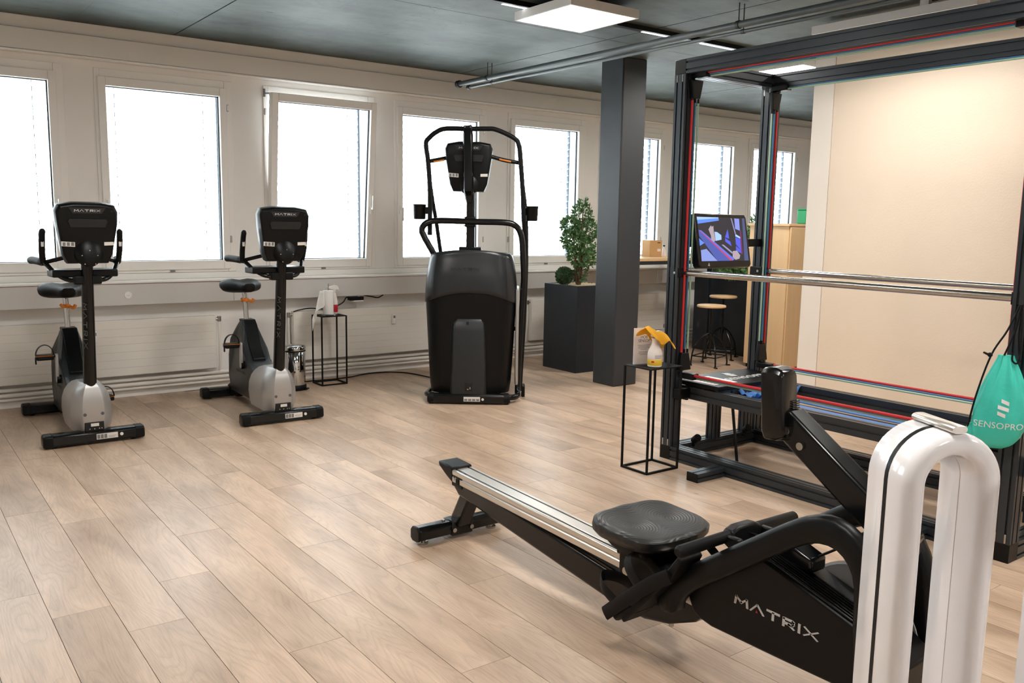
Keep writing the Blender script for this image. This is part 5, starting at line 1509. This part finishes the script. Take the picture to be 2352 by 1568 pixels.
s2 = empty('spray_bottle', (3.535, 7.585, 0.652), 0, 'clear spray bottle with red label behind the paper towel roll', 'spray bottle')
MB().lathe([(0, 0), (0.030, 0), (0.033, 0.004), (0.033, 0.115), (0.028, 0.15), (0.017, 0.185), (0.014, 0.205), (0, 0.206)], seg=24).build('body', 'bottle', s2, ang=50)
MB().lathe([(0.0332, 0.02), (0.0337, 0.021), (0.0337, 0.09), (0.0332, 0.091)], seg=24).build('red_label', 'rlabel', s2)
MB().lathe([(0.016, 0.205), (0.017, 0.207), (0.017, 0.225), (0.012, 0.228)], seg=18).build('collar', 'bottle', s2)
MB().loft([[(x_, -0.011, a_), (x_, 0.011, a_), (x_, 0.008, b_), (x_, -0.008, b_)] for x_, a_, b_ in ((-0.075, 0.248, 0.258), (-0.04, 0.236, 0.264), (0.0, 0.226, 0.276), (0.03, 0.232, 0.268), (0.045, 0.222, 0.246))]).build('spray_head', 'bottle', s2, bevel=0.003)

# pedal bin
pb = empty('pedal_bin', (3.06, 7.42, 0), 0, 'chrome pedal bin with black foot beside the middle bike', 'bin')
MB().lathe([(0, 0), (0.100, 0), (0.104, 0.006), (0.104, 0.045), (0.096, 0.052)], seg=36).build('base_ring', 'blk', pb, ang=50)
MB().lathe([(0.096, 0.046), (0.097, 0.048), (0.097, 0.352), (0.094, 0.355)], seg=40).build('body', 'chrome', pb, ang=50)
MB().lathe([(0.098, 0.352), (0.101, 0.354), (0.101, 0.362), (0.098, 0.364)], seg=40).build('black_rim', 'blk', pb, ang=50)
MB().lathe([(0.099, 0.364), (0.100, 0.366), (0.100, 0.392), (0.092, 0.404), (0.060, 0.413), (0, 0.417)], seg=40).build('lid', 'chrome', pb, ang=50)
MB().box(-0.022, 0.022, -0.135, -0.095, 0.008, 0.022).build('pedal', 'blk', pb, bevel=0.005)
pb.rotation_euler.z = rad(40)
MB().box(-0.02, 0.02, 0.095, 0.112, 0.33, 0.40).build('lid_hinge', 'blk', pb, bevel=0.004)
MB().tube([(0.0, 0.105, 0.345), (0.05, 0.115, 0.30), (0.05, 0.115, 0.25)], 0.004, 6).build('bail', 'blk', pb)

# ------------------------------------------------------------------ planters, plants
def planter(x0, x1, y0, y1, h_, label):
    t = empty('planter_box', ((x0 + x1) / 2, (y0 + y1) / 2, 0), 0, label, 'planter', 'tall navy planter boxes')
    a, b = (x1 - x0) / 2, (y1 - y0) / 2
    e = 0.022
    m_ = MB()
    vs_ = [(-a, -b), (a, -b), (a, b), (-a, b)]
    vi = [(-a + e, -b + e), (a - e, -b + e), (a - e, b - e), (-a + e, b - e)]
    m_.add([(p[0], p[1], 0) for p in vs_] + [(p[0], p[1], h_) for p in vs_] + [(p[0], p[1], h_) for p in vi] + [(p[0], p[1], h_ - 0.06) for p in vi],
           [(3, 2, 1, 0)] + [(i, (i + 1) % 4, 4 + (i + 1) % 4, 4 + i) for i in range(4)] + [(4 + i, 4 + (i + 1) % 4, 8 + (i + 1) % 4, 8 + i) for i in range(4)] + [(8 + i, 8 + (i + 1) % 4, 12 + (i + 1) % 4, 12 + i) for i in range(4)] + [(12, 13, 14, 15)])
    m_.build('box', 'planter', t, bevel=0.004)
    def peb(u_, v_):
        return ((-a + e) + (2 * a - 2 * e) * u_, (-b + e) + (2 * b - 2 * e) * v_, h_ - 0.016 + 0.014 * random.random())
    MB().grid(peb, 30, 30).build('pebble_layer', 'pebble', t)['kind'] = 'stuff'
    return t
planter(5.815, 6.345, 6.71, 7.25, 0.905, 'tall navy planter box beside the square column')
planter(8.30, 9.35, 6.30, 7.35, 0.925, 'wide navy planter box behind the bar stools')

def leaf_cloud(name, pts, size, m_, parent, seed=1, flat=0.55):
    rnd = random.Random(seed)
    mb = MB()
    for p, nrm in pts:
        d = Vector(nrm) + V(rnd.uniform(-.8, .8), rnd.uniform(-.8, .8), rnd.uniform(-.5, .9))
        if d.length < 0.05: d = V(0, 0, 1)
        d.normalize()
        s_ = d.orthogonal().normalized()
        s_.rotate(Quaternion(d, rnd.uniform(0, 6.28)))
        L = size * rnd.uniform(0.7, 1.3); w_ = L * flat * 0.5
        nn = d.cross(s_)
        p = Vector(p)
        mb.add([p, p + d * L * 0.5 + s_ * w_ + nn * L * 0.06, p + d * L, p + d * L * 0.5 - s_ * w_ + nn * L * 0.06], [(0, 1, 2, 3)])
    o = mb.build(name, m_, parent, smooth=False)
    o['kind'] = 'stuff'
    return o
def bushy_tree(x_, y_, z_, hgt, wid, label, seed, lobes, nleaf=3600, size=0.036):
    t = empty('potted_tree', (x_, y_, z_), 0, label, 'plant')
    rnd = random.Random(seed)
    trunk = MB()
    tips = []
    for k in range(5):
        a = k * 1.3 + 0.4
        top = V(0.10 * math.cos(a) * wid, 0.10 * math.sin(a) * wid, hgt * (0.55 + 0.09 * k))
        pth = crom([(0.015 * math.cos(a), 0.015 * math.sin(a), -0.03), (0.04 * math.cos(a), 0.04 * math.sin(a), hgt * 0.25), top], 5)
        trunk.tube(pth, [0.011 * (1 - 0.7 * i / len(pth)) for i in range(len(pth))], 6)
        for q_ in range(9):
            b_ = rnd.uniform(0, 6.28); zz = rnd.uniform(0.2, 1.0)
            s0 = pth[int(zz * (len(pth) - 1))]
            e_ = s0 + V(math.cos(b_), math.sin(b_), rnd.uniform(0.1, 0.9)) * rnd.uniform(0.06, 0.16) * wid
            trunk.tube([s0, e_], [0.004, 0.0015], 5)
    trunk.build('trunk', 'bark', t)
    pts = []
    tot = sum(l_[3] ** 2 for l_ in lobes)
    for lx, ly, lz, lr, lh in lobes:
        for i in range(int(nleaf * lr ** 2 / tot)):
            d = V(rnd.gauss(0, 1), rnd.gauss(0, 1), rnd.gauss(0, 1)).normalized()
            rr_ = rnd.uniform(0.45, 1.0) ** 0.6
            pts.append(((lx + d.x * lr * rr_, ly + d.y * lr * rr_, lz + d.z * lh * rr_), d))
    leaf_cloud('foliage', pts, size, 'leaf', t, seed)
    return t
bushy_tree(6.03, 6.95, 0.89, 0.95, 1.0, 'green bushy small-leaved tree in the planter beside the column', 3,
           [(0.03, 0, 0.72, 0.11, 0.15), (-0.10, 0.02, 0.62, 0.10, 0.09), (-0.16, -0.02, 0.66, 0.07, 0.06), (0.10, 0.0, 0.58, 0.13, 0.12), (-0.07, 0.0, 0.48, 0.13, 0.11), (0.05, 0.03, 0.42, 0.15, 0.13), (-0.02, -0.03, 0.30, 0.12, 0.10), (0.13, 0.02, 0.28, 0.09, 0.10), (0.03, 0.0, 0.12, 0.07, 0.08), (0.06, 0.02, 0.84, 0.055, 0.07)])
bt = empty('topiary_ball', (5.895, 7.02, 0.89), 0, 'small round boxwood ball in the planter beside the column', 'plant')
rnd = random.Random(5)
pts = []
for i in range(1700):
    d = V(rnd.gauss(0, 1), rnd.gauss(0, 1), rnd.gauss(0, 1)).normalized()
    rr_ = 0.088 * rnd.uniform(0.85, 1.0)
    pts.append(((d.x * rr_, d.y * rr_, 0.10 + d.z * rr_), d))
leaf_cloud('foliage', pts, 0.018, 'leafd', bt, 6, 0.7)
MB().ball((0, 0, 0.10), 0.078, 0.078, 0.078).build('inner_foliage', 'leafd', bt)
MB().cyl((0, 0, -0.01), (0, 0, 0.05), 0.008, seg=8).build('stem', 'bark', bt)
bushy_tree(8.56, 6.66, 0.905, 0.8, 1.0, 'green leafy plant behind the screen of the training frame', 9,
           [(0.05, 0, 0.62, 0.12, 0.14), (-0.02, 0.0, 0.44, 0.17, 0.14), (0.06, 0.0, 0.26, 0.16, 0.14), (0.0, 0.0, 0.10, 0.13, 0.10), (-0.25, 0.1, 0.08, 0.16, 0.07), (-0.1, 0.3, 0.10, 0.2, 0.08)], 3600, 0.042)

# ------------------------------------------------------------------ bar stools
def bar_stool(x_, y_, h_, label, rz_):
    t = empty('bar_stool', (x_, y_, 0), rz_, label, 'stool', 'round wooden bar stools')
    MB().lathe([(0, h_ - 0.026), (0.150, h_ - 0.026), (0.158, h_ - 0.020), (0.158, h_ - 0.006), (0.150, h_), (0, h_)], seg=36).build('seat', 'wood', t, ang=45)
    MB().lathe([(0, h_ - 0.034), (0.06, h_ - 0.034), (0.06, h_ - 0.026), (0, h_ - 0.026)], seg=18).build('seat_plate', 'blkg', t)
    MB().cyl((0, 0, 0.16), (0, 0, h_ - 0.03), 0.013, seg=12).build('screw_column', 'blkg', t)
    MB().cyl((0, 0, 0.30), (0, 0, 0.36), 0.024, seg=14).build('column_nut', 'blkg', t)
    for k in range(4):
        a = math.pi / 4 + k * math.pi / 2
        c_, s_ = math.cos(a), math.sin(a)
        lg = MB().tube(crom([(0.02 * c_, 0.02 * s_, 0.36), (0.10 * c_, 0.10 * s_, 0.31), (0.18 * c_, 0.18 * s_, 0.19), (0.205 * c_, 0.205 * s_, 0.06), (0.205 * c_, 0.205 * s_, 0.006)], 5), 0.0095, 8)
        lg = lg.build('leg', 'blkg', t)
        MB().box(0.195, 0.245, -0.016, 0.016, 0.0, 0.012, mtx=Matrix.Rotation(a, 4, 'Z')).build('foot_pad', 'blkg', lg, bevel=0.003)
        b_ = a + math.pi / 2
        MB().cyl((0.20 * c_, 0.20 * s_, 0.11), (0.20 * math.cos(b_), 0.20 * math.sin(b_), 0.11), 0.007, seg=8).build('foot_rod', 'blkg', t)
    return t
bar_stool(7.44, 6.33, 0.675, 'nearer of the two round wooden bar stools with black iron legs', rad(15))
bar_stool(7.98, 6.62, 0.735, 'farther of the two round wooden bar stools, closer to the planter', rad(30))

# ------------------------------------------------------------------ high table at the window, things on it
tb = empty('high_table', (7.45, 7.28, 0), 0, 'high table with light wood top and dark steel frame below the windows', 'table')
MB().box(-1.0, 0.80, -0.26, 0.26, 1.125, 1.158).build('table_top', 'wood', tb, bevel=0.003)
MB().box(-0.98, 0.78, -0.255, -0.215, 1.085, 1.125).build('apron_bar', 'planter', tb, smooth=False)
MB().box(-0.98, 0.78, 0.215, 0.255, 1.085, 1.125).build('apron_bar', 'planter', tb, smooth=False)
for xx in (-0.98, 0.74):
    for yy in (-0.255, 0.215):
        MB().box(xx, xx + 0.04, yy, yy + 0.04, 0, 1.085).build('leg', 'planter', tb, smooth=False)
cbx = empty('cardboard_box', (7.575, 7.40, 1.158), rad(-12), 'brown cardboard box on the high table', 'box')
MB().box(-0.085, 0.085, -0.085, 0.085, 0, 0.195).build('carton', 'card', cbx, bevel=0.002)
MB().box(0.02, 0.06, -0.0862, -0.084, 0.162, 0.172).build('grip_hole', 'slot', cbx, bevel=0.001)
MB().box(0.02, 0.065, -0.0862, -0.084, 0.065, 0.095).build('label_sticker', 'pap2', cbx, smooth=False)
bo = empty('small_bottle', (7.80, 7.42, 1.158), 0, 'small clear bottle standing beside the cardboard box', 'bottle')
MB().lathe([(0, 0), (0.028, 0), (0.030, 0.004), (0.026, 0.07), (0.012, 0.10), (0.011, 0.118), (0, 0.118)], seg=20).build('body', 'pap2', bo, ang=50)
MB().lathe([(0.0, 0.118), (0.013, 0.119), (0.013, 0.135), (0, 0.136)], seg=14).build('cap', 'blk', bo)
bw = empty('serving_bowl', (8.02, 7.40, 1.158), 0, 'grey bowl on the high table next to the frame post', 'bowl')
MB().lathe([(0, 0), (0.035, 0), (0.04, 0.006), (0.10, 0.115), (0.105, 0.118), (0.10, 0.112), (0.04, 0.012), (0, 0.010)], seg=30).build('bowl_shell', 'stickg', bw, ang=50)
# birch cabinet beyond the partition
cb_ = empty('birch_cabinet', (8.15, 5.85, 0), 0, 'tall birch cabinet standing behind the partition end', 'cabinet')
MB().box(-0.41, 0.45, -0.25, 0.25, 0.04, 1.545).build('carcass', 'birch', cb_, bevel=0.003)
MB().box(-0.43, 0.46, -0.265, 0.26, 1.545, 1.572).build('top_board', 'birch', cb_, bevel=0.003)
MB().box(-0.39, 0.43, -0.23, 0.23, 0.0, 0.04).build('plinth', 'blk', cb_, smooth=False)
for a, b in ((-0.40, 0.018), (0.022, 0.44)):
    dr = MB().box(a, b, -0.270, -0.252, 0.05, 1.535).build('cabinet_door', 'birch', cb_, bevel=0.002)
    hx = b - 0.04 if a < 0 else a + 0.04
    MB().cyl((hx, -0.29, 0.80), (hx, -0.29, 0.95), 0.006, seg=10).cyl((hx, -0.29, 0.81), (hx, -0.27, 0.81), 0.004, seg=8).cyl((hx, -0.29, 0.94), (hx, -0.27, 0.94), 0.004, seg=8).build('door_handle', 'screw', dr)
gb = empty('green_box', (8.25, 5.75, 1.572), 0, 'green plastic box on top of the birch cabinet', 'box')
MB().box(-0.10, 0.10, -0.06, 0.06, 0, 0.15).build('tub', 'green', gb, bevel=0.012)
MB().box(-0.105, 0.105, -0.065, 0.065, 0.15, 0.165).build('lid', 'green', gb, bevel=0.004)

# ------------------------------------------------------------------ turquoise drawstring bag on the rail end
bgv = V(4.15, 1.81, 0)
view = V(4.15, 1.81, 0).normalized()
side = V(view.y, -view.x, 0)
bag = empty('drawstring_bag', (4.125, 1.79, 0), math.atan2(side.y, side.x), 'turquoise drawstring bag with white print hanging on the frame', 'bag')
# local x to the right in the view, local -y towards the camera
BL = [(0.985, 0.030, 0.018, 0.005), (0.965, 0.036, 0.024, 0.006), (0.93, 0.052, 0.034, 0.006), (0.87, 0.078, 0.048, 0.004), (0.80, 0.100, 0.058, 0.0), (0.72, 0.114, 0.064, -0.002), (0.66, 0.118, 0.066, -0.006), (0.61, 0.110, 0.060, -0.012), (0.575, 0.085, 0.045, -0.016), (0.555, 0.045, 0.025, -0.018)]
def bag_at(z):
    for (z1, a1, b1, c1), (z0, a0, b0, c0) in zip(BL[:-1], BL[1:]):
        if z0 <= z <= z1:
            f_ = (z - z0) / (z1 - z0)
            return a0 + (a1 - a0) * f_, b0 + (b1 - b0) * f_, c0 + (c1 - c0) * f_
    return BL[-1][1:]
def bag_pt(a, z):
    w_, d_, xo = bag_at(z)
    w_ *= 0.94
    c_, s_ = math.cos(a), math.sin(a)
    fold = 1 + (0.16 * max(0, (z - 0.74)) / 0.22) * math.sin(10 * a + 1.0) + 0.025 * math.sin(5 * a + 30 * z)
    return (xo + w_ * fold * math.copysign(abs(c_) ** 0.85, c_), d_ * fold * math.copysign(abs(s_) ** 0.9, s_), z)
zs = [0.555 + (0.985 - 0.555) * k / 30 for k in range(31)]
MB().loft([[bag_pt(2 * math.pi * k / 60, z) for k in range(60)] for z in zs]).build('bag_body', 'bag', bag, ang=70)
def on_bag(x_, z, dz=0.003):
    w_, d_, xo = bag_at(z)
    w_ *= 0.94
    c_ = max(-0.98, min(0.98, (x_ - xo) / w_))
    ca = math.copysign(abs(c_) ** (1 / 0.85), c_)
    a = -math.acos(max(-1, min(1, ca)))
    p = bag_pt(a, z)
    return Vector((p[0], p[1] - dz, z))
me = font_mesh('SENSOPRO', 0.040, 0.0, lambda c: on_bag(0.0 + c.x * 1.0, 0.668 + c.y), 1.02)
mesh_obj('bag_lettering', me, 'white', bag)
for k, (x0_, wd_) in enumerate(((0.014, 0.032), (0.002, 0.044), (0.002, 0.032))):
    y0_ = 0.775 - 0.028 * k
    def stripe(u_, v_, x0_=x0_, wd_=wd_, y0_=y0_):
        xx = x0_ + wd_ * u_ - 0.012
        return on_bag(xx, y0_ - 0.008 * u_ + (0.017 if True else 0) * v_ - 0.004 * u_)
    MB().grid(stripe, 6, 3).build('bag_emblem', 'white', bag)
for pth in ([(0.040, 0.01, 1.215), (0.00, -0.01, 1.10), (-0.055, -0.03, 0.985), (-0.10, -0.04, 0.80), (-0.125, -0.02, 0.64)],
            [(0.045, 0.0, 1.215), (0.030, -0.01, 1.10), (-0.004, -0.02, 0.985)],
            [(0.05, 0.0, 1.215), (0.055, -0.01, 1.10), (0.058, -0.02, 1.0), (0.050, -0.022, 0.955), (0.03, -0.025, 0.965), (0.028, -0.022, 1.0)],
            [(0.05, 0.02, 1.215), (0.045, 0.0, 1.1), (0.05, -0.01, 1.02), (0.06, -0.01, 0.96)]):
    MB().tube(crom(pth, 6), 0.0042, 8).build('cord', 'blkm', bag)
MB().ball((-0.060, -0.032, 0.985), 0.011, 0.011, 0.011, 10, 8).cyl((-0.064, -0.034, 0.985), (-0.088, -0.036, 0.995), 0.006, 0.004, seg=8).build('cord_knot', 'blkm', bag)
MB().loft([[(-0.118 + p[0] * k, -0.015 + p[1] * k, z) for p in ((-0.015, -0.01), (0.02, -0.012), (0.022, 0.015), (-0.014, 0.015))] for z, k in ((0.585, 0.5), (0.61, 1.1), (0.64, 0.9), (0.66, 0.35))]).build('corner_tab', 'bag', bag, bevel=0.003)
